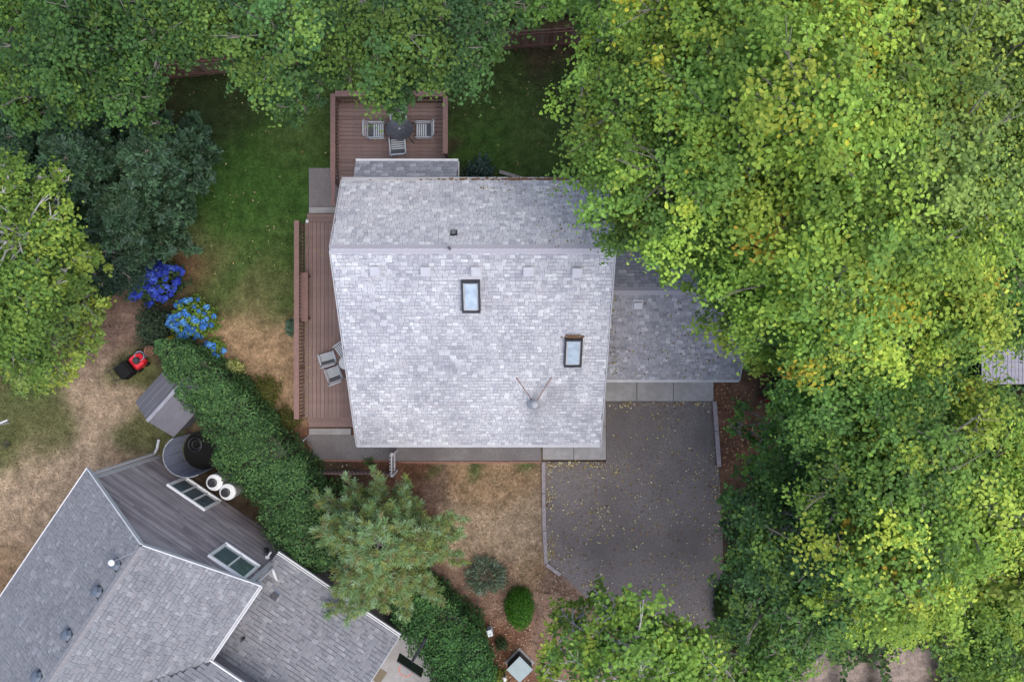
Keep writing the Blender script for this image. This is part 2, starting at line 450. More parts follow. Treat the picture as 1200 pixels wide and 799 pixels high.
# ------------------------------------------------------------------ shingled roofs
def roof_plane(parent_roof, O, A, S, la, ls, mats, expo=.14, wbase=.2, nind=300, under=.03, seed=1, skip=None, weights=(.16, .24, .24, .16, .1, .1), line=.55):
    """O lower-left corner on the roof surface, A unit along the eave, S unit up the slope"""
    rr = random.Random(seed)
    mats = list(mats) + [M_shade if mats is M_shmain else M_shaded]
    Nn = A.cross(S).normalized()
    if Nn.z < 0: Nn = -Nn
    rows = int(math.ceil(ls / expo)); rows_list = []
    widths = [wbase * k for k in (.62, .85, 1.08, 1.32)]
    for r in range(rows):
        x = -rr.random() * wbase
        while x < la:
            k = rr.choices(range(4), (2, 3, 3, 1.4))[0]; wd = widths[k]
            x0, x1 = max(x, 0), min(x + wd, la)
            y0 = r * expo; y1 = min(y0 + expo, ls)
            if x1 - x0 > .03 and not (skip and skip(O + A * ((x0 + x1) / 2) + S * ((y0 + y1) / 2))):
                whole = (x1 - x0 > wd - .001) and (y1 - y0 > expo - .001)
                mi = rr.choices(range(6), weights)[0]
                c = O + A * ((x0 + x1) / 2) + S * ((y0 + y1) / 2)
                rows_list.append((x0, x1, y0, y1, k if whole else -1, mi, c, rr.random()))
            x += wd
    def sh_vs(w2, e2, j):
        g = .004
        t0 = .022 + .006 * j; t1 = .008
        ys = e2 - .026 if j < line else e2
        ts = t1 + (t0 - t1) * (e2 + .012 - ys) / (2 * e2 + .012)
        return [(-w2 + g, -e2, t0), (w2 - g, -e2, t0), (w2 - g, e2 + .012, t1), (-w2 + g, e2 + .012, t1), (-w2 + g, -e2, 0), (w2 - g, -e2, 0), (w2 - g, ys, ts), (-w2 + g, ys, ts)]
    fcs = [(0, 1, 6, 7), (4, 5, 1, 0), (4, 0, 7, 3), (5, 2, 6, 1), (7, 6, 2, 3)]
    def fmi(mi): return [mi, 6, mi, mi, 6]  # butt edge and top strip take the painted shadow line colour
    B = Matrix((A, S, Nn)).transposed()
    # which show largest: whole shingles inside the frame, nearest the lens
    def inframe(c):
        d = H - c.z; x = 600 + c.x * F / d; y = 399.5 - c.y * F / d
        return 5 < x < 1195 and 5 < y < 794
    cand = [q for q in rows_list if q[4] >= 0 and inframe(q[6])]
    cand.sort(key=lambda q: (H - q[6].z) / (q[1] - q[0]))
    ind = set(id(q) for q in cand[:nind])
    proto = {}
    mb = MB()
    for q in rows_list:
        x0, x1, y0, y1, k, mi, c, j = q
        if id(q) in ind:
            key = (k, mi, j < line)
            if key not in proto:
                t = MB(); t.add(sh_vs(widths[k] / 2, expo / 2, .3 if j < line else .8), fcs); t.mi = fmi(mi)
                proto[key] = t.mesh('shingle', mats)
            o = bpy.data.objects.new('shingle', proto[key])
            o.matrix_basis = Matrix.Translation(c + Nn * (.002 + .004 * j)) @ B.to_4x4()
            link(o, parent_roof)
        else:
            vs = [c + B @ Vector(v) for v in sh_vs((x1 - x0) / 2, (y1 - y0) / 2, j)]
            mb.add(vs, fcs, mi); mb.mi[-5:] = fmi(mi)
    if mb.v:
        o = mb.build('shingle_field', mats, parent_roof); tag(o, kind='stuff')

def roof_slab(name, quads, t, m, parent):
    mb = MB()
    for q in quads: mb.slab(q, t)
    return mb.build(name, m, parent)

def ridge_caps(parent, a, b, m, drop=.75, wd=.13, step=.2):
    a = Vector(a); b = Vector(b); L = (b - a).length; d = (b - a) / L
    side = Vector((-d.y, d.x, 0)).normalized()
    t = MB()
    t.add([(-step / 2 - .01, 0, .03), (step / 2, 0, .022), (-step / 2 - .01, wd, .03 - wd * drop), (step / 2, wd, .022 - wd * drop), (-step / 2 - .01, -wd, .03 - wd * drop), (step / 2, -wd, .022 - wd * drop),
           (-step / 2 - .01, 0, .01), (-step / 2 - .01, wd, .005 - wd * drop), (-step / 2 - .01, -wd, .005 - wd * drop)],
          [(0, 1, 3, 2), (0, 4, 5, 1), (0, 2, 7, 6), (0, 6, 8, 4)])
    me = t.mesh('ridge_cap', m)
    B = Matrix((d, side, Vector((0, 0, 1)))).transposed().to_4x4()
    for i in range(int(L / step)):
        o = bpy.data.objects.new('ridge_cap', me)
        o.matrix_basis = Matrix.Translation(a + d * (step * (i + .5)) + Vector((0, 0, .012))) @ B
        link(o, parent)

def gable_window(parent, c, u, wd, ht, n, m=None):
    """window in a vertical wall: c centre, u unit along the wall, outward normal n"""
    up = Vector((0, 0, 1)); B = Matrix((u, n, up)).transposed()
    mb = MB(); t = .09
    for dx, dz, sx, sz in ((0, ht / 2, wd + t, t), (0, -ht / 2, wd + t, t), (-wd / 2, 0, t, ht - t), (wd / 2, 0, t, ht - t)):
        mb.box(Vector(c) + B @ Vector((dx, .03, dz)), (sx, .06, sz), R=B)
    f = mb.build('window', M_trim, parent)
    g = MB(); g.box(Vector(c) + B @ Vector((0, .012, 0)), (wd - .06, .02, ht - .06), R=B); g.build('pane', M_glass, f)

# ================================================================== MAIN HOUSE
XL, XR = -5.18, 2.94
YF, HF = -3.45, 2.5
YR, HR = 2.62, 7.0
YB, HB = 4.86, 5.2
house = thing('house', 'house with a pale grey speckled shingle roof and two skylights, centre of the lot', 'house', (-1, 0, 0))
mb = MB()
prof = [(-3.05, 0), (-3.05, 2.56), (2.62, 6.76), (4.5, 5.26), (4.5, 0)]
n = len(prof)
vs = [(-4.85, y, z) for y, z in prof] + [(2.62, y, z) for y, z in prof]
mb.add(vs, [tuple(range(n)), tuple(range(n, 2 * n))[::-1]] + [(i, n + i, n + (i + 1) % n, (i + 1) % n) for i in range(n)])
wall = mb.build('wall', M_wall, house)
mb = MB(); mb.prism([(-4.8, 4.51), (-2.1, 4.51), (-2.1, 5.55), (-4.8, 5.55)], 0, 2.9); mb.build('wall', M_wall, house)
mb = MB()
prof = [(-.85, 0), (-.85, 2.8), (1.55, 4.55), (3.9, 2.8), (3.9, 0)]
vs = [(2.63, y, z) for y, z in prof] + [(7.2, y, z) for y, z in prof]
mb.add(vs, [tuple(range(n)), tuple(range(n, 2 * n))[::-1]] + [(i, n + i, n + (i + 1) % n, (i + 1) % n) for i in range(n)])
mb.build('wall', M_wall, house)
for c, u, wd, ht, nn in (((-2.6, -3.05, 1.4), (1, 0, 0), 1.5, 1.1, (0, -1, 0)), ((.2, -3.05, 1.4), (1, 0, 0), 1.2, 1.1, (0, -1, 0)), ((-4.85, .5, 1.6), (0, 1, 0), 1.6, 1.3, (-1, 0, 0)),
                         ((-4.85, 2.6, 4.9), (0, 1, 0), 1.2, 1.1, (-1, 0, 0)), ((-.6, 4.5, 1.5), (1, 0, 0), 1.2, 1.1, (0, 1, 0)), ((1.2, 4.5, 4.0), (1, 0, 0), 1.2, 1.0, (0, 1, 0)), ((-3.4, 5.55, 1.6), (1, 0, 0), 1.6, 1.2, (0, 1, 0))):
    gable_window(house, c, Vector(u), wd, ht, Vector(nn))
mb = MB(); mb.bb(1.3, 2.25, -3.11, -3.05, .08, 2.1); dr = mb.build('door', M_rail, house)
mb = MB(); mb.tube([(2.12, -3.16, 1.0), (2.12, -3.11, 1.0)], .035); mb.build('handle', M_galv, dr)
mb = MB()
for k in range(4): mb.bb(3.4, 6.3, -.91, -.86, .05 + k * .54, .57 + k * .54)
mb.build('garage_door', M_trim, house)

def plane_vecs(y0, z0, y1, z1):
    s = Vector((0, y1 - y0, z1 - z0)); return s.normalized(), s.length
roof = roof_slab('roof', [[(XL, YF, HF), (XR, YF, HF), (XR, YR, HR), (XL, YR, HR)], [(XL, YR, HR), (XR, YR, HR), (XR, YB, HB), (XL, YB, HB)]], .16, M_under, house)
roof['label'] = 'pale grey speckled gable roof'
S, L_ = plane_vecs(YF, HF, YR, HR)
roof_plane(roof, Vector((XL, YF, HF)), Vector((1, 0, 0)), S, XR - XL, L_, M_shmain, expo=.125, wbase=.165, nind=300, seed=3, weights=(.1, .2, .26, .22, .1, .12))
S, L_ = plane_vecs(YB, HB, YR, HR)
broof = MB(); broof.slab([(XL, YR - .01, HR - .01), (XR, YR - .01, HR - .01), (XR, YB, HB - .004), (XL, YB, HB - .004)], .1)
roof2 = broof.build('roof', M_under, house); roof2['label'] = 'back slope of the pale grey gable roof'
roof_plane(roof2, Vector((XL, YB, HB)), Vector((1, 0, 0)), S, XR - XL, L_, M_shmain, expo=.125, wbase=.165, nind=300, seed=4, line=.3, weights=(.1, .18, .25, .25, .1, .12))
ridge_caps(roof, (XL, YR, HR), (XR, YR, HR), M_ridge)
# fascia + gutters
mb = MB(); mb.bb(XL - .01, XR + .01, YF - .1, YF - .012, HF - .16, HF - .02); mb.build('gutter', M_trimg, house)
mb = MB(); mb.bb(XL - .01, XR + .01, YB + .012, YB + .03, HB - .14, HB + .004); mb.bb(XL - .01, XR + .01, YB + .1, YB + .12, HB - .14, HB + .004); mb.bb(XL - .01, XR + .01, YB + .03, YB + .1, HB - .14, HB - .1); mb.build('gutter', M_trimg, house)
mb = MB()
for x in (XL - .021, XR + .021):
    for a_, b_ in (((x, YF, HF - .08), (x, YR, HR - .08)), ((x, YR, HR - .08), (x, YB, HB - .08))):
        mb = MB(); mb.bar(a_, b_, .03, .2); mb.build('rake_board', M_trimg, house)
# bump-out roof at the back
BX0, BX1 = -5.17, -1.78
q = [(BX0, 5.93, 2.8), (BX1, 5.93, 2.8), (BX1, 4.52, 3.75), (BX0, 4.52, 3.75)]
r3 = roof_slab('roof', [q], .12, M_under, house); r3['label'] = 'small lean-to roof over the back deck'
S, L_ = plane_vecs(5.93, 2.8, 4.52, 3.75)
roof_plane(r3, Vector((BX0, 5.93, 2.8)), Vector((1, 0, 0)), S, BX1 - BX0, L_, M_shgar, nind=300, seed=5)
mb = MB(); mb.bb(BX0, BX1, 5.94, 6.02, 2.66, 2.8); mb.bb(BX1 + .003, BX1 + .03, 4.52, 5.93, 2.7, 2.8); mb.build('gutter', M_trim, house)
# garage roof
GX0, GX1 = 2.97, 7.53
GYF, GHF, GYR, GHR, GYB = -1.27, 2.7, 1.55, 4.8, 4.35
r4 = roof_slab('roof', [[(GX0, GYF, GHF), (GX1, GYF, GHF), (GX1, GYR, GHR), (GX0, GYR, GHR)]], .14, M_under, house); r4['label'] = 'darker grey garage roof, lower than the main one'
S, L_ = plane_vecs(GYF, GHF, GYR, GHR)
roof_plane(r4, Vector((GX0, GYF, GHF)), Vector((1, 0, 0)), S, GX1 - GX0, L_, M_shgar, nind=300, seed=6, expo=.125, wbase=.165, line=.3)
r5 = roof_slab('roof', [[(GX0, GYR, GHR - .004), (GX1, GYR, GHR - .004), (GX1, GYB, GHF), (GX0, GYB, GHF)]], .14, M_under, house); r5['label'] = 'back slope of the garage roof'
S, L_ = plane_vecs(GYB, GHF, GYR, GHR)
roof_plane(r5, Vector((GX0, GYB, GHF)), Vector((1, 0, 0)), S, GX1 - GX0, L_, M_shgar, nind=300, seed=8, weights=(.26, .28, .2, .12, .09, .05))
ridge_caps(r4, (GX0, GYR, GHR), (GX1, GYR, GHR), M_ridgeg)
mb = MB(); mb.bb(GX0 - .02, GX1 + .01, GYF - .1, GYF - .012, GHF - .15, GHF - .02); mb.build('gutter', M_trimg, house)
mb = MB(); mb.bar((GX1 + .021, GYF, GHF - .07), (GX1 + .021, GYR, GHR - .07), .03, .18); mb.bar((GX1 + .021, GYR, GHR - .07), (GX1 + .021, GYB, GHF - .07), .03, .18); mb.build('rake_board', M_trimg, house)
# debris lying in the back gutter
mb = MB()
for i in range(420):
    x = XR - abs(random.gauss(0, 2.4))
    if x < XL: continue
    c = Vector((x, YB + .065 + random.uniform(-.04, .04), HB + random.uniform(-.03, .03))); a = random.random() * 6.28; s_ = random.uniform(.03, .055)
    mb.add([c + Vector((math.cos(a + k * 1.57) * s_, math.sin(a + k * 1.57) * s_ * .6, .01 * (k % 2))) for k in range(4)], [(0, 1, 2, 3)])
tag(mb.build('gutter_litter', M_debris, house), kind='stuff')

def on_main(px, py):
    """front slope point under a pixel"""
    k = (HR - HF) / (YR - YF)
    dy = (399.5 - py) / F
    # y = dy*(H-z), z = HF + k*(y-YF)
    y = dy * (H - HF + k * YF) / (1 + k * dy); z = HF + k * (y - YF)
    return Vector(((px - 600) / F * (H - z), y, z))
SL = math.atan((HR - HF) / (YR - YF))
RS = Matrix.Rotation(SL, 3, 'X')
for px, py in ((440, 316.5), (499, 317), (558, 317), (619, 317), (676, 318.5)):
    c = on_main(px, py)
    mb = MB(); mb.box(c + RS @ Vector((0, 0, .075)), (.25, .25, .1), R=RS)
    f = mb.build('roof_vent', M_vent, house)
    mb = MB(); mb.box(c + RS @ Vector((0, 0, .03)), (.33, .34, .014), R=RS); mb.box(c + RS @ Vector((0, .05, .135)), (.28, .3, .02), R=RS); mb.build('flange', M_vent, f)
cg = Vector(((745 - 600) / F * 28.6, 0, 0)); 
def on_gar(px, py):
    k = (GHR - GHF) / (GYR - GYF); dy = (399.5 - py) / F
    y = dy * (H - GHF + k * GYF) / (1 + k * dy); z = GHF + k * (y - GYF)
    return Vector(((px - 600) / F * (H - z), y, z))
c = on_gar(747, 356); RG = Matrix.Rotation(math.atan((GHR - GHF) / (GYR - GYF)), 3, 'X')
mb = MB(); mb.box(c + RG @ Vector((0, 0, .075)), (.24, .24, .1), R=RG); f = mb.build('roof_vent', M_vent, house)
mb = MB(); mb.box(c + RG @ Vector((0, 0, .03)), (.32, .34, .014), R=RG); mb.build('flange', M_vent, f)
# back slope pipe vents
kb_ = (HB - HR) / (YB - YR)
def on_back(px, py):
    dy = (399.5 - py) / F
    y = dy * (H - HB + kb_ * YB) / (1 + kb_ * dy); z = HB + kb_ * (y - YB)
    return Vector(((px - 600) / F * (H - z), y, z))
for (px, py, r_) in ((532, 273, .07), (527, 291.5, .045)):
    c = on_back(px, py); mb = MB(); mb.tube([c - Vector((0, 0, .1)), c + Vector((0, 0, .3))], r_, 12); f = mb.build('pipe_vent', M_blackm, house)
    if r_ > .06:
        mb = MB(); mb.box(c + Vector((0, 0, .03)), (.2, .22, .02), R=Matrix.Rotation(-SL, 3, 'X')); mb.build('flange', M_blackm, f)
# skylights
for (x0, y0, x1, y1, lab) in ((541, 326, 563, 364, 'skylight near the ridge'), (661, 393, 682, 428, 'skylight lower on the roof with leaf litter above it')):
    c = on_main((x0 + x1) / 2, (y0 + y1) / 2); ppm = F / (H - c.z - .15)
    wd = (x1 - x0) / ppm; ln = (y1 - y0) / ppm / math.cos(SL) * .93
    f = None
    mb = MB(); t = .055; z = .1
    for dx, dy, sx, sy in ((0, ln / 2 - t / 2, wd, t), (0, -ln / 2 + t / 2, wd, t), (-wd / 2 + t / 2, 0, t, ln - 2 * t), (wd / 2 - t / 2, 0, t, ln - 2 * t)):
        mb.box(c + RS @ Vector((dx, dy, z)), (sx, sy, .16), R=RS)
    f = mb.build('skylight', M_blackm, house); f['label'] = lab
    mb = MB(); mb.box(c + RS @ Vector((0, 0, z - .03)), (wd - 2 * t - .002, ln - 2 * t - .002, .1), R=RS); mb.build('pane', M_trimg, f)
    mb = MB(); mb.box(c + RS @ Vector((0, 0, z + .028)), (wd - 2 * t - .1, ln - 2 * t - .1, .02), R=RS); mb.build('pane', M_skyglass, f)
    mb = MB(); mb.box(c + RS @ Vector((0, -ln / 2 - .04, .034)), (wd + .3, .08, .015), R=RS); mb.box(c + RS @ Vector((0, ln / 2 + .05, .034)), (wd + .12, .1, .012), R=RS)
    mb.build('flashing', M_vent, f)
    if y0 > 380:
        mb = MB()
        for i in range(60):
            q_ = c + RS @ Vector((random.gauss(0, .15), ln / 2 + random.uniform(.0, .1), .06 + random.random() * .04)); s_ = .035; a = random.random() * 6
            mb.add([q_ + Vector((math.cos(a + k * 1.57) * s_, math.sin(a + k * 1.57) * s_, .01 * (k % 2))) for k in range(4)], [(0, 1, 2, 3)])
        tag(mb.build('leaf_litter', M_debris, f), kind='stuff')
# flue with two brace rods
c = on_main(626, 472)
mb = MB(); mb.lathe(c, [(.23, -.02), (.2, .1), (.1, .22), (.085, .24)], 20); f = mb.build('flue_flashing', M_vent, house, True)
mb = MB(); mb.lathe(c, [(.085, .2), (.085, .62), (.16, .66), (.16, .74), (.1, .8), (.02, .82)], 20); f = mb.build('flue', M_galv, house)
for px, py in ((605, 442), (646.5, 442)):
    e = on_main(px, py) + Vector((0, 0, .04)); mb = MB(); mb.tube([c + Vector((0, 0, .5)), e], .014, 6); mb.build('brace_rod', M_terra, house)

# ================================================================== DECKS
def rail_run(parent, a, b, z, bal=True, capw=.17):
    """guard rail from a to b at deck height z"""
    a = Vector((*a, z)); b = Vector((*b, z)); up = Vector((0, 0, 1)); L = (b - a).length; d = (b - a) / L
    mb = MB(); mb.bar(a + up * 1.0, b + up * 1.0, capw, .045); mb.build('rail_cap', M_rail, parent)
    mb = MB(); mb.bar(a + up * .9, b + up * .9, .045, .09); mb.build('top_rail', M_rail, parent)
    mb = MB(); mb.bar(a + up * .1, b + up * .1, .045, .09); mb.build('bottom_rail', M_rail, parent)
    np_ = max(2, int(L / 1.7) + 1)
    t = MB(); t.box((0, 0, .38), (.09, .09, 1.18)); me = t.mesh('post', M_rail)
    for i in range(np_):
        o = bpy.data.objects.new('post', me); o.location = a + d * (.05 + (L - .1) * i / (np_ - 1)); link(o, parent)
    t = MB(); t.box((0, 0, .5), (.04, .04, .72)); me = t.mesh('baluster', M_rail)
    nb_ = int(L / .125)
    for i in range(nb_):
        o = bpy.data.objects.new('baluster', me); o.location = a + d * (L * (i + .5) / nb_); link(o, parent)
def boards(parent, x0, x1, y0, y1, z, along, pitch=.14):
    n_ = int(((x1 - x0) if along == 'Y' else (y1 - y0)) / pitch)
    ln = (y1 - y0) if along == 'Y' else (x1 - x0)
    ms = []
    for m in M_deck:
        t = MB(); t.box((0, 0, -.015), (pitch - .012, ln, .03) if along == 'Y' else (ln, pitch - .012, .03)); ms.append(t.mesh('board', m))
    for i in range(n_):
        o = bpy.data.objects.new('board', random.choice(ms))
        cc = (i + .5) * pitch
        o.location = (x0 + cc, (y0 + y1) / 2, z + random.uniform(-.002, .002)) if along == 'Y' else ((x0 + x1) / 2, y0 + cc, z + random.uniform(-.002, .002))
        link(o, parent)
sd_ = thing('deck', 'long brown side deck with boards running along the house, west side', 'deck', (-6.4, .7, 0))
DZ = .5
boards(sd_, -7.38, -4.88, -2.72, 4.2, DZ, 'Y')
mb = MB(); mb.bb(-7.36, -4.9, -2.7, 4.18, .2, .46); mb.build('frame', M_rail, sd_)
rail_run(sd_, (-7.43, -2.7), (-7.43, 4.15), DZ)
for i, (y0, y1, z) in enumerate(((-2.9, -2.725, .36), (-3.08, -2.9, .22))):
    mb = MB(); mb.bb(-7.3, -4.86, y0, y1, z - .14, z); mb.build('step', M_deck[i], sd_)
for i, (y0, y1, z) in enumerate(((4.205, 4.38, .36), (4.385, 4.56, .22))):
    mb = MB(); mb.bb(-7.36, -6.2, y0, y1, z - .14, z); mb.build('step', M_deck[i], sd_)
mb = MB(); mb.bb(-7.34, -7.24, 4.2, 4.3, .3, .52); mb.build('post_stub', M_trim, sd_)
bd_ = thing('deck', 'smaller brown back deck with a dining set under the maple branches', 'deck', (-4.3, 7, 0))
boards(bd_, -6.2, -2.32, 5.62, 8.5, DZ, 'X')
boards(bd_, -6.2, -4.86, 4.62, 5.6, DZ, 'X')
mb = MB(); mb.bb(-6.18, -2.34, 5.64, 8.48, .2, .46); mb.build('frame', M_rail, bd_)
rail_run(bd_, (-6.18, 5.5), (-6.18, 8.52), DZ); rail_run(bd_, (-6.1, 8.52), (-2.3, 8.52), DZ, capw=.2); rail_run(bd_, (-2.3, 6.45), (-2.3, 8.43), DZ)
mb = MB(); mb.bb(-6.24, -6.1, 4.65, 5.5, 1.48, 1.52); mb.build('rail_cap', M_rail, bd_)
bn = thing('bench', 'narrow brown bench built against the side deck rail', 'bench', tuple(P(355, 348, 0)))
p = P(355.5, 348, .98)
mb = MB(); mb.bb(p.x - .16, p.x + .16, p.y - .86, p.y + .86, .94, .98); mb.build('seat', M_rail, bn)
for s_ in (-1, 1):
    for sx in (-.12, .12):
        mb = MB(); mb.box((p.x + sx, p.y + s_ * .75, .72), (.06, .06, .44)); mb.build('leg', M_rail, bn)

# ================================================================== PATIO CHAIRS AND TABLE
def make_chair():
    r = thing('patio_chair', 'x', 'chair', (0, 0, 0), 'slatted white metal patio chairs')
    # faces +Y, back at -Y
    for i in range(5):
        mb = MB(); mb.box((0, .22 - i * .075, .43), (.46, .042, .018)); mb.build('seat_slat', M_alu, r)
    mb = MB(); mb.box((0, -.03, .40), (.47, .46, .012)); mb.build('seat', M_sling, r)
    for i in range(3):
        mb = MB(); z = .56 + i * .14; mb.box((0, -.26 - (z - .45) * .3, z), (.46, .018, .05)); mb.build('back_slat', M_alu, r)
    for s_ in (-1, 1):
        x = s_ * .27
        mb = MB(); mb.tube([(x, .3, 0), (x, .27, .6), (x, .2, .655), (x, -.25, .64), (x, -.31, .6)], .017, 6); mb.build('arm', M_alu, r)
        mb = MB(); mb.tube([(x, -.34, 0), (x, -.22, .42), (x, -.38, .93), (x * .8, -.4, .96)], .017, 6); mb.build('leg', M_alu, r)
        mb = MB(); mb.tube([(x, .26, .42), (x, -.22, .42)], .015, 6); mb.build('side_rail', M_alu, r)
    mb = MB(); mb.tube([(-.21, -.4, .96), (.21, -.4, .96)], .017, 6); mb.build('top_rail', M_alu, r)
    return r
ch0 = make_chair()
chairs = [(441, 153, -90, 'patio chair on the west side of the dark dining table'), (496, 152.5, 90, 'patio chair on the east side of the dark dining table'),
          (466, 171, 4, 'patio chair on the house side of the dark dining table'), (467, 134, 180, 'patio chair half hidden under the maple branch at the dining table'),
          (382.5, 419.5, 16, 'smaller looking patio chair west of the pair on the side deck'), (390.5, 438, 20, 'patio chair nearest the south steps on the side deck'), (401, 409, 125, 'patio chair mostly hidden under the roof edge on the side deck')]
for i, (px, py, rz, lab) in enumerate(chairs):
    l = P(px, py, DZ + .5); l.z = DZ
    if i == 0:
        ch0.location = l; ch0.rotation_euler = (0, 0, math.radians(rz)); ch0['label'] = lab
    else: copy_thing(ch0, l, math.radians(rz), lab, scale=((1, .74, .74) if i == 4 else (.9, .9, .9) if i > 4 else None))
tl = P(468, 151, DZ + .72); tl.z = DZ
tb = thing('dining_table', 'dark round edged glass table in the middle of four patio chairs', 'table', tuple(tl))
mb = MB(); mb.prism([(tl.x + .48 * math.cos(a * math.pi / 8 + .2), tl.y + .4 * math.sin(a * math.pi / 8 + .2)) for a in range(16)], DZ + .7, DZ + .72); mb.build('tabletop', glass_mat('smoked glass', (.03, .03, .035), .2), tb)
for sx in (-1, 1):
    for sy in (-1, 1):
        mb = MB(); mb.tube([(tl.x + sx * .3, tl.y + sy * .22, DZ + .69), (tl.x + sx * .42, tl.y + sy * .36, DZ)], .02, 6); mb.build('leg', M_blackm, tb)
mb = MB(); mb.lathe((tl.x, tl.y, DZ + .72), [(.04, 0), (.04, .03), (.015, .035), (.015, .06)], 12); mb.build('umbrella_collar', M_galv, tb)
pl_ = P(404, 425, DZ); tb2 = thing('side_table', 'little white metal table between the side deck chairs', 'table', (pl_.x, pl_.y, DZ))
mb = MB(); mb.lathe((pl_.x + .1, pl_.y, DZ), [(.22, .42), (.23, .44)], 20); mb.build('tabletop', M_alu, tb2)
for k in range(3):
    mb = MB(); a = k * 2.1; mb.tube([(pl_.x + .1 + .15 * math.cos(a), pl_.y + .15 * math.sin(a), DZ + .42), (pl_.x + .1 + .2 * math.cos(a), pl_.y + .2 * math.sin(a), DZ)], .012, 6); mb.build('leg', M_alu, tb2)

# ================================================================== FENCES
def picket_fence(a, b, ht, label, pitch=.15, group=None, mats=M_fence, rail_z=(.35, 1.6), pw=.135, cat='fence', fr=M_fence[0], cap=False):
    a = Vector(a); b = Vector(b); a.z = b.z = 0
    L = (b - a).length; d = (b - a) / L; nrm = Vector((-d.y, d.x, 0)); ang = math.atan2(d.y, d.x)
    if nrm.y > 0: nrm = -nrm
    f = thing('fence', label, cat, tuple(a), group)
    ms = []
    for m in mats:
        t = MB(); t.box((0, 0, ht / 2), (pw, .02, ht)); ms.append(t.mesh('picket', m))
    n_ = int(L / pitch)
    for i in range(n_):
        o = bpy.data.objects.new('picket', random.choice(ms)); o.location = a + d * (pitch * (i + .5)) + nrm * random.uniform(-.004, .004) + Vector((0, 0, random.uniform(-.03, .02)))
        o.rotation_euler = (0, 0, ang + random.uniform(-.03, .03)); link(o, f)
    for z in rail_z:
        mb = MB(); mb.bar(a + Vector((0, 0, z)) + nrm * .04, b + Vector((0, 0, z)) + nrm * .04, .04, .09); mb.build('rail', fr, f)
    k = max(2, int(L / 2.4) + 1)
    for i in range(k):
        q_ = a + d * (L * i / (k - 1)) + nrm * .07
        mb = MB(); mb.box((q_.x, q_.y, ht / 2), (.09, .09, ht), R=ang); mb.build('post', fr, f)
    return f
picket_fence(P(196, 93), P(415, 70), 1.85, 'weathered brown board fence along the back lawn, seen between the two west maples')
picket_fence(P(419, 69.5), P(790, 45), 1.85, 'weathered brown board fence behind the back lawn north of the deck')
M_lat = [mat('pale lattice wood', (.24, .185, .17), noise=.2)]
picket_fence(P(366, 551), P(458, 551), .7, 'low brown picket fence along the gravel path, by the pine', pitch=.13, mats=M_lat, rail_z=(.15, .6), pw=.05, fr=M_rail)
M_lat2 = [mat('pale grey picket', (.45, .43, .43), noise=.15)]
picket_fence(P(462.5, 527), P(462.5, 551), 1.3, 'short pale picket gate standing across the path below the roof edge', pitch=.12, mats=M_lat2, rail_z=(.3, 1.15), pw=.06, cat='gate', fr=M_lat2[0])

# ================================================================== NEIGHBOUR HOUSE
G0 = Vector((-12.95, -3.95, 0)); U = Vector((.828, -.561, 0)).normalized(); Vv = Vector((-U.y * -1, 0, 0))
Vv = Vector((U.y, -U.x, 0)).normalized()   # away from the camera (south-west)
NH = thing('house', 'neighbouring house with grey shingles and weathered board gable, cut off at the lower left', 'house', (-11, -8, 0))
GW, EH, RH = 6.3, 5.3, 7.62
def N3(u, v, z): q_ = G0 + U * u + Vv * v; return Vector((q_.x, q_.y, z))
DEP = 12.0
# walls
mb = MB()
pf = [(.3, 0), (.3, EH - .02), (GW / 2, RH - .24), (GW - .3, EH - .02), (GW - .3, 0)]
vs = [N3(u, .12, z) for u, z in pf] + [N3(u, DEP, z) for u, z in pf]; n = 5
mb.add(vs, [tuple(range(n)), tuple(range(n, 2 * n))[::-1]] + [(i, n + i, n + (i + 1) % n, (i + 1) % n) for i in range(n)])
nwall = mb.build('wall', mat('siding backing', (.09, .075, .072), noise=.2), NH)
# lap siding boards on the gable, each a piece
expo = .125
z = 0.02; i = 0
while z < RH - .35:
    u0, u1 = .3, GW - .3
    if z + expo > EH - .05:
        k = (z + expo - (EH - .05)) / (RH - .24 - EH + .03); u0 = .3 + k * (GW / 2 - .3); u1 = GW - u0
    if u1 - u0 < .1: break
    # break long courses at random joints
    cuts = [u0] + sorted(random.uniform(u0 + .5, u1 - .5) for _ in range(1 if u1 - u0 > 3 else 0)) + [u1]
    for ca, cb in zip(cuts[:-1], cuts[1:]):
        mb = MB(); g = .004
        o3 = lambda u, v, zz: N3(u, v, zz)
        vs = [o3(ca + g, .07, z), o3(cb - g, .07, z), o3(cb - g, .1, z + expo + .01), o3(ca + g, .1, z + expo + .01), o3(ca + g, .12, z), o3(cb - g, .12, z), o3(cb - g, .12, z + expo + .01), o3(ca + g, .12, z + expo + .01)]
        mb.add(vs, [(0, 1, 2, 3), (4, 5, 1, 0), (4, 0, 3, 7), (5, 6, 2, 1), (3, 2, 6, 7)])
        mb.build('siding_board', random.choice(M_side), nwall)
    z += expo
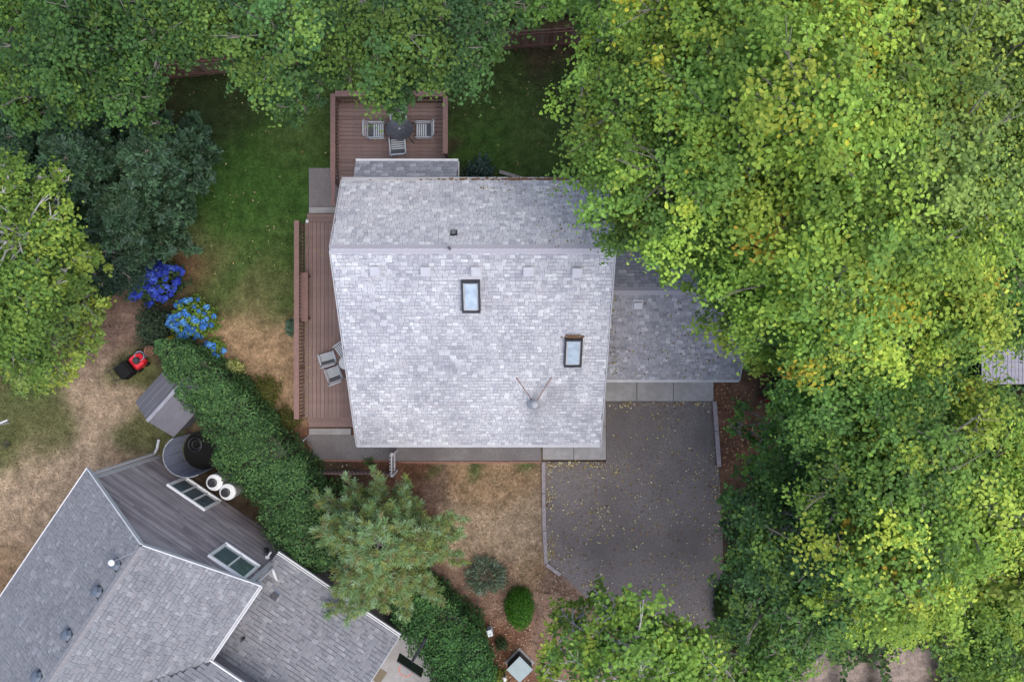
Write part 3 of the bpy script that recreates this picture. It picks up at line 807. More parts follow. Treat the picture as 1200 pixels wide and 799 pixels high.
# roofs
def NS(u0, z0, u1, z1, v0, v1):
    return [N3(u0, v0, z0), N3(u0, v1, z0), N3(u1, v1, z1), N3(u1, v0, z1)]
OH = -.06
nr1 = MB().slab(NS(0, EH - .1, GW / 2, RH, OH, DEP), .14).build('roof', M_under, NH); nr1['label'] = 'left slope of the grey gable roof'
nr2 = MB().slab([N3(GW, OH, EH - .1), N3(GW / 2, OH, RH - .003), N3(GW / 2, DEP, RH - .003), N3(GW, DEP, EH - .1)], .14).build('roof', M_under, NH); nr2['label'] = 'right slope of the grey gable roof'
rise = RH - EH + .1
sl_len = math.hypot(GW / 2, rise)
S1 = (U * (GW / 2) + Vector((0, 0, rise))).normalized(); S2 = (-U * (GW / 2) + Vector((0, 0, rise))).normalized()
roof_plane(nr1, N3(0, OH, EH - .1), Vv, S1, DEP, sl_len, M_shnei, expo=.135, wbase=.19, nind=300, seed=21, weights=(.1, .25, .25, .2, .1, .1))
def skipwing(c):
    return False
roof_plane(nr2, N3(GW, OH, EH - .1), Vv, S2, DEP, sl_len, M_shnei, expo=.135, wbase=.19, nind=300, seed=22, weights=(.14, .22, .26, .18, .1, .1))
rcn = mat('tan ridge cap', (.2, .194, .202), noise=.3, scale=3, bump=.4, bscale=100)
ridge_caps(nr1, N3(GW / 2, 0, RH), N3(GW / 2, DEP, RH), rcn, drop=.74, wd=.1)
# trims
mb = MB(); mb.bar(N3(-.02, OH - .02, EH - .14), N3(GW / 2, OH - .02, RH - .04), .03, .15); mb.bar(N3(GW / 2, OH - .02, RH - .04), N3(GW + .02, OH - .02, EH - .14), .03, .15); mb.build('rake_board', M_trim, NH)
mb = MB(); mb.bar(N3(-.04, OH, EH - .12), N3(-.04, DEP, EH - .12), .03, .1); mb.build('gutter', M_trim, NH)
mb = MB(); mb.bar(N3(GW + .03, OH, EH - .2), N3(GW + .03, 3.0, EH - .2), .03, .13); mb.bar(N3(GW + .1, OH, EH - .2), N3(GW + .1, 3.0, EH - .2), .03, .13); mb.bar(N3(GW + .065, OH, EH - .25), N3(GW + .065, 3.0, EH - .25), .05, .03); mb.build('gutter', M_trim, NH)
mb = MB(); mb.bar(N3(.3, .05, 0), N3(.3, .05, EH - .1), .12, .05, up=Vv); mb.build('corner_board', M_trim, NH)
# south-east wing: slope rising away from an eave that turns the corner at (245,776)
cw = P(245, 777, EH); uw = (cw - G0).dot(U); vw = (cw - G0).dot(Vv)
W0 = N3(uw, vw, EH - .1); wl = 4.0; wr = 3.0; S3 = (Vv * wr + Vector((0, 0, rise / (GW / 2) * wr))).normalized(); ll = math.hypot(wr, rise / (GW / 2) * wr)
back = 2.8
q = [W0, N3(uw + wl, vw, EH - .1), N3(uw + wl, vw + wr, EH - .1 + rise / (GW / 2) * wr), N3(uw - back, vw + wr, EH - .1 + rise / (GW / 2) * wr)]
nr3 = MB().slab([q[0], q[3], q[2], q[1]], .14).build('roof', M_under, NH); nr3['label'] = 'wing roof at the bottom edge of the picture'
def skipw(c):
    u = (Vector((c.x, c.y, 0)) - G0).dot(U); v = (Vector((c.x, c.y, 0)) - G0).dot(Vv)
    return u < uw - (v - vw) * .99
roof_plane(nr3, N3(uw - back, vw, EH - .09), U, S3, wl + back, ll, M_shnei, expo=.135, wbase=.19, nind=120, seed=23, skip=skipw)
mb = MB(); mb.bar(N3(uw - .02, vw - .05, EH - .14), N3(uw + wl, vw - .05, EH - .14), .05, .12); mb.build('gutter', M_trim, NH)
mb = MB(); vs = [N3(uw - .28, vw + .25, 0), N3(uw + wl, vw + .25, 0), N3(uw + wl, vw + wr, 0), N3(uw - .28, vw + wr, 0)]
mb.prism([(v.x, v.y) for v in vs], 0, EH - .14); mb.build('wall', M_side[2], NH)
# lower garage roof
c0 = P(326, 651.5, 2.75); c1 = P(466, 748, 2.75); lu0 = (c0 - G0).dot(U); lu1 = (c1 - G0).dot(U); lv = (c0 - G0).dot(Vv)
gr = 4.8; gz0 = 2.7; gsl = .42
q = [N3(lu0 - .9, lv, gz0), N3(lu1, lv, gz0), N3(lu1, lv + gr, gz0 + gr * gsl), N3(lu0 - .9, lv + gr, gz0 + gr * gsl)]
q[0] = N3(GW - .31, lv, gz0); q[3] = N3(GW - .31, lv + gr, gz0 + gr * gsl)
nr4 = MB().slab([q[0], q[3], q[2], q[1]], .12).build('roof', M_under, NH); nr4['label'] = 'lower garage roof under the pine'
S4 = (Vv + Vector((0, 0, gsl))).normalized()
roof_plane(nr4, q[0] + Vector((0, 0, .006)), U, S4, lu1 - (GW - .31), gr * math.hypot(1, gsl), M_shnei, expo=.135, wbase=.19, nind=300, seed=24)
mb = MB(); mb.bar(N3(GW - .3, lv - .03, gz0 - .06), N3(lu1 + .02, lv - .03, gz0 - .06), .03, .13); mb.bar(N3(GW - .3, lv - .11, gz0 - .06), N3(lu1 + .02, lv - .11, gz0 - .06), .025, .13); mb.bar(N3(GW - .3, lv - .07, gz0 - .11), N3(lu1 + .02, lv - .07, gz0 - .11), .06, .03); mb.build('gutter', M_trim, NH)
mb = MB(); mb.bar(N3(lu1 + .02, lv, gz0 - .06), N3(lu1 + .02, lv + gr, gz0 - .06 + gr * gsl), .03, .13); mb.build('rake_board', M_trimg, NH)
lwv = lv + .16
mb = MB(); pp = [N3(GW - .32, lwv + .01, 0), N3(lu1 - .25, lwv + .01, 0), N3(lu1 - .25, lwv + gr - .4, 0), N3(GW - .32, lwv + gr - .4, 0)]
mb.prism([(v.x, v.y) for v in pp], 0, gz0 - .04)
lw = mb.build('wall', M_side[0], NH); zz = .02
while zz < gz0 - .2:
    mb = MB(); mb.bar(N3(GW - .28, lwv - .005, zz + expo / 2), N3(lu1 - .25, lwv - .005, zz + expo / 2), .02, expo - .006, up=Vector((0, 0, 1))); mb.build('siding_board', random.choice(M_side), lw); zz += expo
# tall corner trim and downspout where the two roofs meet
mb = MB(); mb.bar(N3(GW - .28, .04, gz0 - .2), N3(GW - .28, .04, EH - .2), .13, .07, up=Vv); mb.build('corner_board', M_trim, NH)
mb = MB(); mb.tube([N3(GW + .06, .02, EH - .3), N3(GW - .12, .02, EH - .6), N3(GW - .12, .02, gz0 + .45), N3(GW - .08, .12, gz0 + .25), N3(GW + .25, .35, gz0 + .25), N3(GW + .42, .2, gz0 + .18)], .045, 8); mb.build('downspout', M_trim, NH)
mb = MB(); mb.tube([N3(.16, .02, EH - .3), N3(.16, .0, .3), N3(.1, -.15, .12), N3(-.05, -.45, .06)], .05, 8); mb.build('downspout', M_trim, NH)
# windows in the gable wall, found by projecting onto the wall plane
def wall_hit(px, py, v=.07):
    d = Vector(((px - 600) / F, (399.5 - py) / F, -1)); o = Vector((0, 0, H))
    p0 = N3(0, v, 0); t = (p0 - o).dot(Vv) / d.dot(Vv); q_ = o + d * t
    return (q_ - G0).dot(U), q_.z
def nwin(corners, npane, lab):
    hs = [wall_hit(*c) for c in corners]
    u0 = (hs[0][0] + hs[1][0]) / 2; u1 = (hs[2][0] + hs[3][0]) / 2
    ztop = (hs[0][1] + hs[3][1]) / 2; zbot = (hs[1][1] + hs[2][1]) / 2
    print('WIN', u0, u1, ztop, zbot)
    B = Matrix((U, -Vv, Vector((0, 0, 1)))).transposed()
    def bx(mb, ua, ub, za, zb, va, vb): mb.box(N3((ua + ub) / 2, (va + vb) / 2, (za + zb) / 2), (ub - ua, abs(vb - va), zb - za), R=B)
    mb = MB(); t = .09; bx(mb, u0, u1, ztop - t, ztop, .0, .09); bx(mb, u0, u1, zbot, zbot + t, -.02, .09); bx(mb, u0, u0 + t, zbot + t, ztop - t, .0, .09); bx(mb, u1 - t, u1, zbot + t, ztop - t, .0, .09)
    f = mb.build('window', M_frame, NH); f['label'] = lab
    pw = (u1 - u0 - 2 * t) / npane
    for i in range(npane):
        mb = MB(); bx(mb, u0 + t + pw * i + .01, u0 + t + pw * (i + 1) - .01, zbot + t, ztop - t, .045, .066); mb.build('pane', M_glass, f)
        if i: mb = MB(); bx(mb, u0 + t + pw * i - .025, u0 + t + pw * i + .025, zbot + t, ztop - t, .01, .066); mb.build('mullion', M_frame, f)
nwin([(196, 568), (217, 559), (257.5, 588.5), (238.5, 599.5)], 3, 'three pane window low on the gable wall')
nwin([(243, 651), (264, 637), (303.5, 664), (286, 681)], 2, 'two pane window high on the gable wall')
# roof vents of the neighbour
def on_slope(px, py, base, nrm):
    d = Vector(((px - 600) / F, (399.5 - py) / F, -1)); o = Vector((0, 0, H)); t = (base - o).dot(nrm) / d.dot(nrm); return o + d * t
n1 = Vv.cross(S1).normalized(); n1 = n1 if n1.z > 0 else -n1
n4 = U.cross(S4).normalized(); n4 = n4 if n4.z > 0 else -n4
B1 = Matrix((Vv, S1, n1 if Vv.cross(S1).dot(n1) > 0 else -n1)).transposed()
B4 = Matrix((U, S4, U.cross(S4).normalized())).transposed()
for px, py in ((138, 662), (116.5, 693.5), (81, 744), (46, 793)):
    c = on_slope(px, py, N3(0, 0, EH - .1), n1)
    mb = MB(); mb.lathe(c + n1 * .03, [(.17, 0), (.17, .02), (.12, .1), (.15, .12), (.15, .16), (.06, .18)], 6, M=Matrix((Vv, S1, n1)).transposed()); f = mb.build('roof_vent', mat('slate vent', (.1, .12, .15), rough=.4), NH)
    mb = MB(); mb.box(c + n1 * .034, (.3, .3, .012), R=B1); mb.build('flange', M_blackm, f)
c = on_slope(322, 699, q[0], n4)
mb = MB(); mb.box(c + n4 * .07, (.2, .22, .12), R=B4); f = mb.build('roof_vent', M_blackm, NH); mb = MB(); mb.box(c + n4 * .034 - S4 * .12, (.22, .2, .02), R=B4); mb.build('flange', mat('slate flange', (.12, .14, .18), rough=.4), f)
c = on_slope(286, 747, q[0], n4)
mb = MB(); mb.tube([c, c + Vector((0, 0, .3))], .05, 10); mb.build('pipe_vent', M_blackm, NH)
# small white mast with cable at the ridge end
c = on_slope(138, 655, N3(0, 0, EH - .1), n1)
mb = MB(); mb.tube([c, c + Vector((0, 0, .35))], .03, 8); mb.lathe(c + Vector((0, 0, .35)), [(.03, 0), (.09, .03), (.09, .08), (.02, .12)], 14); f = mb.build('vent_cap', M_trim, NH)
mb = MB(); mb.tube([c + Vector((0, 0, .3)), N3(GW / 2, .1, RH + .1)], .012, 5); mb.build('cable', M_galv, NH)
# security light on the low wall
c = N3(5.8, -.02, 2.6)
mb = MB(); mb.box(c, (.12, .1, .12)); mb.tube([c, c - Vv * .22 + Vector((0, 0, .05))], .035, 8); f = mb.build('wall_light', M_trim, NH)
mb = MB(); mb.lathe(N3(5.6, -.06, 2.2), [(.1, 0), (.03, .16)], 10); mb.build('lamp_shade', M_blackm, NH)

# ================================================================== OBJECTS BY THE NEIGHBOUR'S WALL
# two white barrels
bar0 = None
for i, (px, py, lab) in enumerate(((250.5, 565.5, 'white barrel with black lid, nearer the curved blue grey screen'), (266, 576.5, 'white barrel with black lid, the one farther from the curved screen'))):
    l = P(px, py, 1.25); l.z = 0
    if bar0 is None:
        bar0 = thing('water_barrel', lab, 'barrel', (0, 0, 0), 'white barrels against the gable wall')
        mb = MB(); mb.lathe((0, 0, 0), [(.27, 0), (.28, .1), (.29, .6), (.28, 1.12)], 28); mb.build('body', M_barrels, bar0, False)
        mb = MB(); mb.lathe((0, 0, 1.12), [(.285, 0), (.295, .03), (.28, .09), (.18, .13)], 28); mb.build('shoulder', M_barrel, bar0)
        mb = MB(); mb.lathe((-.05, 0, 1.24), [(.155, 0), (.165, .02), (.155, .06), (.1, .07)], 24); mb.build('lid', M_blackp, bar0)
        bar0.location = l
    else: copy_thing(bar0, l, .3, lab)
# curved screen of blue grey panels round a coil
l = P(219, 534, 1.75); l.z = 0
scr = thing('curved_screen', 'curved blue grey panelled screen standing open towards the hedge', 'screen', tuple(l))
R_ = .70
a0, a1 = math.radians(125), math.radians(300); npn = 6
for k in range(npn):
    mb = MB(); aa = a0 + (a1 - a0) * k / npn + .008; ab = a0 + (a1 - a0) * (k + 1) / npn - .008; vs = []; sub = 4; top = 1.75
    for j in range(sub + 1):
        t = aa + (ab - aa) * j / sub
        for rr_, z in ((R_, 0), (R_ + .02, top), (R_ + .05, top), (R_ + .03, 0)): vs.append((l.x + rr_ * math.cos(t) * 1.1, l.y + rr_ * math.sin(t), z))
    fs = []
    for j in range(sub):
        for e in range(4): fs.append((j * 4 + e, j * 4 + (e + 1) % 4, (j + 1) * 4 + (e + 1) % 4, (j + 1) * 4 + e))
    fs += [(0, 3, 2, 1), (sub * 4, sub * 4 + 1, sub * 4 + 2, sub * 4 + 3)]
    mb.add(vs, fs); mb.build('panel', M_panel, scr)
mb = MB(); mb.tube([(l.x + (R_ + .035) * math.cos(a0 + (a1 - a0) * j / 24) * 1.1, l.y + (R_ + .035) * math.sin(a0 + (a1 - a0) * j / 24), 1.77) for j in range(25)], .025, 6); mb.build('top_rim', M_galv, scr)
mb = MB(); mb.lathe((l.x, l.y, 0), [(R_, 0), (R_, .1)], 24); mb.build('base', M_rubber, scr)
hs = thing('hose_coil', 'black coiled hose inside the curved screen', 'hose', (l.x, l.y, .1))
mb = MB(); pts = []
for j in range(150):
    t = j * .42; rr_ = .2 + .07 * math.sin(j * .21); pts.append((l.x - .22 + rr_ * math.cos(t), l.y + .22 + rr_ * math.sin(t), .13 + j * .0009))
mb.tube(pts, .028, 6); mb.build('hose', M_blackp, hs)
# shed
def shed():
    e = 1.75
    A_ = P(158.5, 471, e); B_ = P(205.4, 510, e); rd = Vector((P(203, 457.6, 2.4) - P(171, 492.8, 2.4)).xy.to_3d()).normalized()
    sp = (B_ - A_).xy.to_3d(); sp = sp - rd * sp.dot(rd); A2 = A_; B2 = A_ + sp; B2.z = e
    mid = (A2 + B2) / 2; Ln = 2.0
    s = thing('shed', 'small grey resin shed half under the hedge', 'shed', (mid.x, mid.y, 0))
    up = Vector((0, 0, .62)); spn = sp.normalized()
    for side, (a_, lab) in enumerate(((A2, ''), (B2, ''))):
        f = MB().slab([a_, a_ + rd * Ln, mid + up + rd * Ln, mid + up][::(1 if side else -1)], .04).build('roof', M_shed, s)
        for k in range(1, 4):
            x = a_ + (mid + up - a_) * (k / 4); mb = MB(); mb.bar(x + Vector((0, 0, .002)), x + rd * Ln + Vector((0, 0, .002)), .02, .016); mb.build('rib', M_shed, f)
    mb = MB(); mb.bar(mid + up + Vector((0, 0, .01)), mid + up + rd * Ln + Vector((0, 0, .01)), .12, .04); mb.build('ridge', M_shedr, s)
    mb = MB(); ins = .14
    c = [A2 + spn * ins + rd * ins, B2 - spn * ins + rd * ins, B2 - spn * ins + rd * (Ln - ins), A2 + spn * ins + rd * (Ln - ins)]
    mb.prism([(v.x, v.y) for v in c], 0, e - .02); mb.build('wall', M_shed, s)
    m0 = mid + rd * (ins - .012); mb = MB(); mb.bar(Vector((m0.x, m0.y, .1)), Vector((m0.x, m0.y, 1.6)), .9, .02, up=rd); mb.build('door', M_shedr, s)
shed()
# lawn mower
def mower():
    l = P(157, 429, 0); s = thing('lawn_mower', 'red lawn mower with a big black grass bag', 'mower', tuple(l)); a = math.radians(40)
    R3 = Matrix.Rotation(a, 3, 'Z'); T = lambda x, y, z: Vector((l.x, l.y, 0)) + R3 @ Vector((x, y, z))
    mb = MB(); pr = [(-.26, .12, .2), (-.28, .1, .62), (-.2, .12, .72), (.2, .12, .72), (.28, .1, .62), (.26, .12, .2)]
    # bag: tapered hull
    vs = []
    for x, sx, z0, z1 in ((-.5, .2, .2, .45), (-.42, .27, .12, .56), (-.05, .29, .12, .6), (.05, .25, .2, .5)):
        vs += [T(x, -sx, z0), T(x, sx, z0), T(x, sx * .93, z1), T(x, -sx * .93, z1)]
    fs = [(0, 3, 2, 1), (12, 13, 14, 15)]
    for j in range(3):
        for e in range(4): fs.append((j * 4 + e, j * 4 + (e + 1) % 4, (j + 1) * 4 + (e + 1) % 4, (j + 1) * 4 + e))
    mb.add(vs, fs); mb.build('grass_bag', M_rubber, s)
    mb = MB(); vs = []
    for x, sx, z0, z1 in ((.06, .24, .1, .26), (.15, .27, .08, .34), (.42, .27, .08, .34), (.55, .18, .1, .24)):
        vs += [T(x, -sx, z0), T(x, sx, z0), T(x, sx * .85, z1), T(x, -sx * .85, z1)]
    mb.add(vs, fs); mb.build('body', M_red, s)
    mb = MB(); mb.lathe(T(.32, 0, .34), [(.13, 0), (.13, .08), (.09, .12)], 14); mb.build('engine', M_blackm, s)
    for x in (.12, .46):
        for y in (-.3, .3):
            mb = MB(); mb.tube([T(x, y - .025, .1), T(x, y + .025, .1)], .1, 14); mb.build('wheel', M_rubber, s)
    for y in (-.22, .22):
        mb = MB(); mb.tube([T(.08, y, .3), T(-.35, y, .75), T(-.5, y, .9)], .014, 6); mb.build('handle', M_blackm, s)
    mb = MB(); mb.tube([T(-.5, -.22, .9), T(-.5, .22, .9)], .016, 6); mb.build('grip', M_blackp, s)
    c = P(164, 417, .3); b = thing('bucket', 'dark blue grey bucket beside the mower', 'bucket', (c.x, c.y, 0))
    mb = MB(); mb.lathe((c.x, c.y, 0), [(.14, 0), (.18, .38), (.16, .38), (.12, .05)], 18); mb.build('body', M_panel, b)
    mb = MB(); mb.tube([(c.x + .17 * math.cos(t), c.y + .17 * math.sin(t) * .3 + .05, .36 + .1 * math.sin(t)) for t in [k * math.pi / 8 for k in range(9)]], .008, 5); mb.build('handle', M_blackm, b)
    c = P(176, 411, .2); b = thing('flower_pot', 'terracotta pot at the hedge end by the mower', 'pot', (c.x, c.y, 0))
    mb = MB(); mb.lathe((c.x, c.y, 0), [(.1, 0), (.17, .26), (.19, .26), (.19, .3), (.16, .3), (.13, .22)], 18); mb.build('pot', M_terra, b)
    mb = MB(); mb.lathe((c.x, c.y, .2), [(.14, 0), (.1, .04)], 14); mb.build('soil', M_debris, b)
mower()
# utility box
l = P(609, 784, .7)
ub = thing('utility_box', 'grey green utility box with a flat square lid in the mulch', 'utility box', (l.x, l.y, 0))
mb = MB(); mb.box((l.x, l.y, .33), (.62, .62, .66), R=math.radians(45)); mb.build('body', M_utild, ub)
mb = MB(); mb.box((l.x, l.y, .69), (.66, .66, .06), R=math.radians(45)); mb.build('lid', M_util, ub)
mb = MB(); mb.box((l.x, l.y, .015), (.78, .78, .03), R=math.radians(45)); mb.build('base', M_conc, ub)
l = P(574, 742, .6); pb = thing('service_pedestal', 'small pale service pedestal at the hedge edge', 'pedestal', (l.x, l.y, 0))
mb = MB(); mb.box((l.x, l.y, .27), (.16, .2, .54), R=.3); mb.build('body', M_pale, pb); mb = MB(); mb.box((l.x, l.y, .56), (.18, .23, .04), R=.3); mb.build('lid', M_pale, pb)
l = P(591, 796, .8); pb = thing('marker_post', 'thin grey post with a pale top beside the utility box', 'post', (l.x, l.y, 0))
mb = MB(); mb.box((l.x, l.y, .37), (.08, .08, .74)); mb.build('post', M_timber, pb); mb = MB(); mb.lathe((l.x, l.y, .74), [(.07, 0), (.08, .05), (.03, .09)], 12); mb.build('cap', M_trim, pb)
# basketball hoop
def hoop():
    tp = P(480.5, 780, 3.4); d = (Vv * 1.0); base = tp - Vv * .75; s = thing('basketball_hoop', 'basketball hoop with black backboard on the neighbour drive', 'basketball hoop', (base.x, base.y, 0))
    B = Matrix((U, Vv, Vector((0, 0, 1)))).transposed()
    mb = MB(); mb.box((tp.x, tp.y, 3.35), (.95, .04, .75), R=B @ Matrix.Rotation(math.radians(0), 3, 'X')); mb.build('backboard', M_blackp, s)
    mb = MB(); mb.tube([(base.x, base.y, 0), (base.x, base.y, 2.7), (tp.x - Vv.x * .05, tp.y - Vv.y * .05, 3.2)], .05, 10); mb.build('pole', M_blackm, s)
    c = Vector((tp.x, tp.y, 3.05)) + Vv * .3; mb = MB(); mb.tube([c + Vector((.22 * math.cos(t), .22 * math.sin(t), 0)) for t in [k * math.pi / 12 for k in range(25)]], .01, 6); mb.build('rim', M_orange, s)
    mb = MB()
    for k in range(12):
        t = k * math.pi / 6; mb.tube([c + Vector((.22 * math.cos(t), .22 * math.sin(t), 0)), c + Vector((.13 * math.cos(t + .26), .13 * math.sin(t + .26), -.4))], .005, 4)
    mb.build('net', M_trim, s)
    mb = MB(); mb.box((base.x, base.y, .08), (.8, .5, .16), R=B); mb.build('base', M_blackp, s)
hoop()
l = P(445, 792, .02); mb = MB(); mb.box((l.x, l.y, .02), (.5, .3, .02), R=math.radians(56)); tag(mb.build('door_mat', M_brown), 'brown mat on the concrete beside the lower garage roof', 'mat')
l = P(463, 744, 1.0); lp = thing('garden_tap', 'white capped standpipe with a blue hose at the garage corner', 'tap', (l.x, l.y, 0))
mb = MB(); mb.tube([(l.x, l.y, 0), (l.x, l.y, .95)], .04, 8); mb.build('pipe', M_galv, lp); mb = MB(); mb.lathe((l.x, l.y, .9), [(.05, 0), (.1, .04), (.1, .1), (.04, .14)], 12); mb.build('cap', M_trim, lp)
mb = MB(); mb.tube([(l.x - .02 + .12 * math.cos(t * .7), l.y - .14 + .14 * math.sin(t * .7), .25 + t * .012) for t in range(40)], .018, 5); mb.build('hose', M_blue, lp)
# bowl by the path
l = P(357, 526, .4); bw = thing('fire_bowl', 'rusty round fire bowl at the corner of the gravel path', 'fire bowl', (l.x, l.y, 0))
mb = MB(); mb.lathe((l.x, l.y, .1), [(.06, 0), (.18, .12), (.23, .26), (.21, .27), (.12, .14), (.03, .08)], 20); mb.build('bowl', M_terra, bw)
for k in range(3):
    mb = MB(); a = k * 2.09; mb.tube([(l.x + .12 * math.cos(a), l.y + .12 * math.sin(a), .16), (l.x + .2 * math.cos(a), l.y + .2 * math.sin(a), 0)], .012, 5); mb.build('leg', M_terra, bw)
mb = MB(); a = P(359, 513, 0); mb.tube([(a.x, a.y, 0), (a.x, a.y - .05, .5)], .03, 6); tag(mb.build('garden_stake', M_trim), 'short white stake beside the concrete strip and fire bowl', 'stake')
mb = MB(); a = P(-6, 498, .9); b = P(9, 492, 1.0); mb.tube([a, b], .03, 8); mb.tube([a, (a.x, a.y, 0)], .03, 8); tag(mb.build('bent_pipe', M_trim), 'white pipe sticking in from the left edge above the dry lawn', 'pipe')
# parked car, only its corner in frame
def car():
    l = P(521, 812, 0); s = thing('parked_car', 'white car just entering the frame below the hedge', 'car', tuple(l)); a = math.radians(-32) + math.pi
    R3 = Matrix.Rotation(a, 3, 'Z'); T = lambda x, y, z: Vector((l.x, l.y - 1.7, 0)) + R3 @ Vector((x, y, z))
    def loft(secs, name, m, par=s):
        mb = MB(); vs = []
        for x, hw, z0, z1, tw in secs: vs += [T(x, -hw, z0), T(x, hw, z0), T(x, hw, (z0 + z1) / 2 + .1), T(x, tw, z1), T(x, -tw, z1), T(x, -hw, (z0 + z1) / 2 + .1)]
        n_ = 6; fs = [tuple(range(n_))[::-1], tuple(range((len(secs) - 1) * n_, len(secs) * n_))]
        for j in range(len(secs) - 1):
            for e in range(n_): fs.append((j * n_ + e, j * n_ + (e + 1) % n_, (j + 1) * n_ + (e + 1) % n_, (j + 1) * n_ + e))
        mb.add(vs, fs); return mb.build(name, m, par)
    loft([(-2.1, .7, .3, .6, .6), (-2.0, .85, .25, .85, .75), (-.9, .9, .22, .95, .8), (1.2, .9, .22, .95, .8), (1.9, .88, .25, .9, .75), (2.1, .75, .3, .7, .65)], 'body', M_carp)
    loft([(-1.1, .74, .93, .96, .7), (-.4, .72, .93, 1.38, .56), (.9, .72, .93, 1.4, .56), (1.7, .74, .93, .97, .7)], 'cabin_glass', M_carg)
    loft([(-.35, .56, 1.37, 1.43, .5), (.85, .56, 1.39, 1.45, .5)], 'roof', M_carp)
    for x in (-1.35, 1.35):
        for y in (-.82, .82):
            mb = MB(); mb.tube([T(x, y - .1, .32), T(x, y + .1, .32)], .32, 18); mb.build('wheel', M_rubber, s)
    for y in (-.6, .6):
        mb = MB(); mb.box(T(-2.08, y, .62), (.08, .28, .12), R=R3); mb.build('headlight', M_trim, s)
        mb = MB(); mb.box(T(-.8, y * 1.6, .98), (.12, .18, .12), R=R3); mb.build('mirror', M_carp, s)
car()
# neighbour's deck on the right
rd = thing('deck', 'grey boarded deck showing through the trees at the right edge', 'deck', (18, -.9, 0))
p0 = P(1150, 400, 1.0); p1 = P(1260, 450, 1.0)
tg = MB(); tg.box((0, 0, 0), (.118, p0.y - p1.y, .03)); M_gd = mat('grey deck board', (.2, .19, .22), noise=.2, scale=5); me = tg.mesh('board', M_gd)
for i in range(int((p1.x - p0.x) / .13)):
    o = bpy.data.objects.new('board', me); o.location = (p0.x + .13 * (i + .5), (p0.y + p1.y) / 2, 1.0 + random.uniform(-.004, .004)); link(o, rd)
mb = MB(); mb.bb(p0.x + .02, p1.x, p1.y + .02, p0.y - .02, .2, .97); mb.build('frame', M_blackm, rd)

# ================================================================== FOLIAGE
LEAF_V = np.array([(0, 0, 0), (-.36, .22, .10), (-.30, .74, .10), (0, 1.05, -.05), (.30, .74, .10), (.36, .22, .10)], float)
LEAF_F = np.array([(0, 3, 2, 1), (0, 5, 4, 3)])
NEED_V = np.array([(-.06, 0, 0), (.06, 0, 0), (.045, 1, .02), (-.045, 1, .02)], float)
NEED_F = np.array([(0, 1, 2, 3)])
def leaf_mesh(name, Cn, Nr, Sz, Cl, m, TV=LEAF_V, TF=LEAF_F, dirs=None):
    n = len(Cn)
    Nr = Nr / (np.linalg.norm(Nr, axis=1, keepdims=True) + 1e-9)
    if dirs is None: dirs = rng.normal(size=(n, 3))
    Y = dirs - Nr * (dirs * Nr).sum(1, keepdims=True); Y /= np.linalg.norm(Y, axis=1, keepdims=True) + 1e-9
    X = np.cross(Y, Nr)
    V = Cn[:, None, :] + Sz[:, None, None] * (TV[None, :, 0:1] * X[:, None, :] + (TV[None, :, 1:2] - .4) * Y[:, None, :] + TV[None, :, 2:3] * Nr[:, None, :])
    nv = len(TV)
    Fc = (np.arange(n) * nv)[:, None, None] + TF[None]
    me = mesh_np(name, V.reshape(-1, 3), Fc.reshape(-1, 4), 4, m, np.repeat(Cl, len(TF), axis=0))
    return me
TRIS = [0]
def pal(cols, n, var=.14):
    c = np.array(cols)[rng.integers(0, len(cols), n)]
    return c
def blob_points(c, r, dens, leaf, palette, sq=.8, sub=.3, cover=1.0, lowcut=-.3, acc=0.0):
    """c (3,), r radius: ragged clumps scattered over a crown lobe, leaves gathered on the twigs of each clump"""
    sr0 = r * sub
    sr0 = min(max(sr0, .2), .55)
    nout = max(5, int(cover * 3.1 * r * r / (sr0 * sr0)))
    nin = int(nout * .5)
    P_, N_, S_, C_ = [], [], [], []; subs = []
    tone = rng.uniform(.85, 1.15)
    fav = rng.integers(0, len(palette), 3)
    for k in range(nout + nin):
        while True:
            d = rng.normal(size=3); d /= np.linalg.norm(d)
            if d[2] > lowcut: break
        if k < nout: rr_ = r * rng.uniform(.66, 1.1); sr = sr0 * rng.uniform(.5, 1.4); dn = dens
        else: rr_ = r * rng.uniform(.3, .65); sr = sr0 * rng.uniform(1.0, 1.5); dn = dens * .5
        sc_ = np.array(c) + d * np.array((1, 1, sq)) * max(rr_ - sr0 * .5, .05)
        subs.append((sc_, sr))
        nl = int(dn * sr * sr * 6.3 / (leaf * leaf * .56)) + 4
        nsp = rng.integers(4, 8); sp = rng.normal(size=(nsp, 3)) * np.array((1, 1, .4)) + d * .45; sp /= np.linalg.norm(sp, axis=1, keepdims=True)
        sl_ = rng.uniform(.6, 1.6, nsp)
        pick = rng.integers(0, nsp, nl)
        tt = rng.uniform(.1, 1, nl) ** .7
        off = sp[pick] * (sr * sl_[pick] * tt)[:, None] + rng.normal(size=(nl, 3)) * (sr * (.17 + .1 * tt))[:, None] * np.array((1, 1, .6))
        pt = sc_ + off
        nn = off / sr * .45 + d * .25 + np.array((0, 0, .75)) + rng.normal(size=(nl, 3)) * .36
        base = np.array(palette[fav[rng.integers(0, 3)] if rng.random() < .7 else rng.integers(0, len(palette))])
        base2 = np.array(palette[rng.integers(0, len(palette))])
        mixc = (rng.random(nl) < .2)[:, None]
        col = np.where(mixc, base2, base) * rng.uniform(.78, 1.22, (nl, 1)) * rng.uniform(.68, 1.3) * tone
        if rng.random() < acc * .9:
            kk = rng.random(nl) < .45; col[kk] = np.array(ACC) * rng.uniform(.7, 1.2, (kk.sum(), 1)) * np.array((1, rng.uniform(.75, 1.25), 1))
        P_.append(pt); N_.append(nn); S_.append(leaf * rng.uniform(.6, 1.3, nl)); C_.append(col)
    return P_, N_, S_, C_, subs

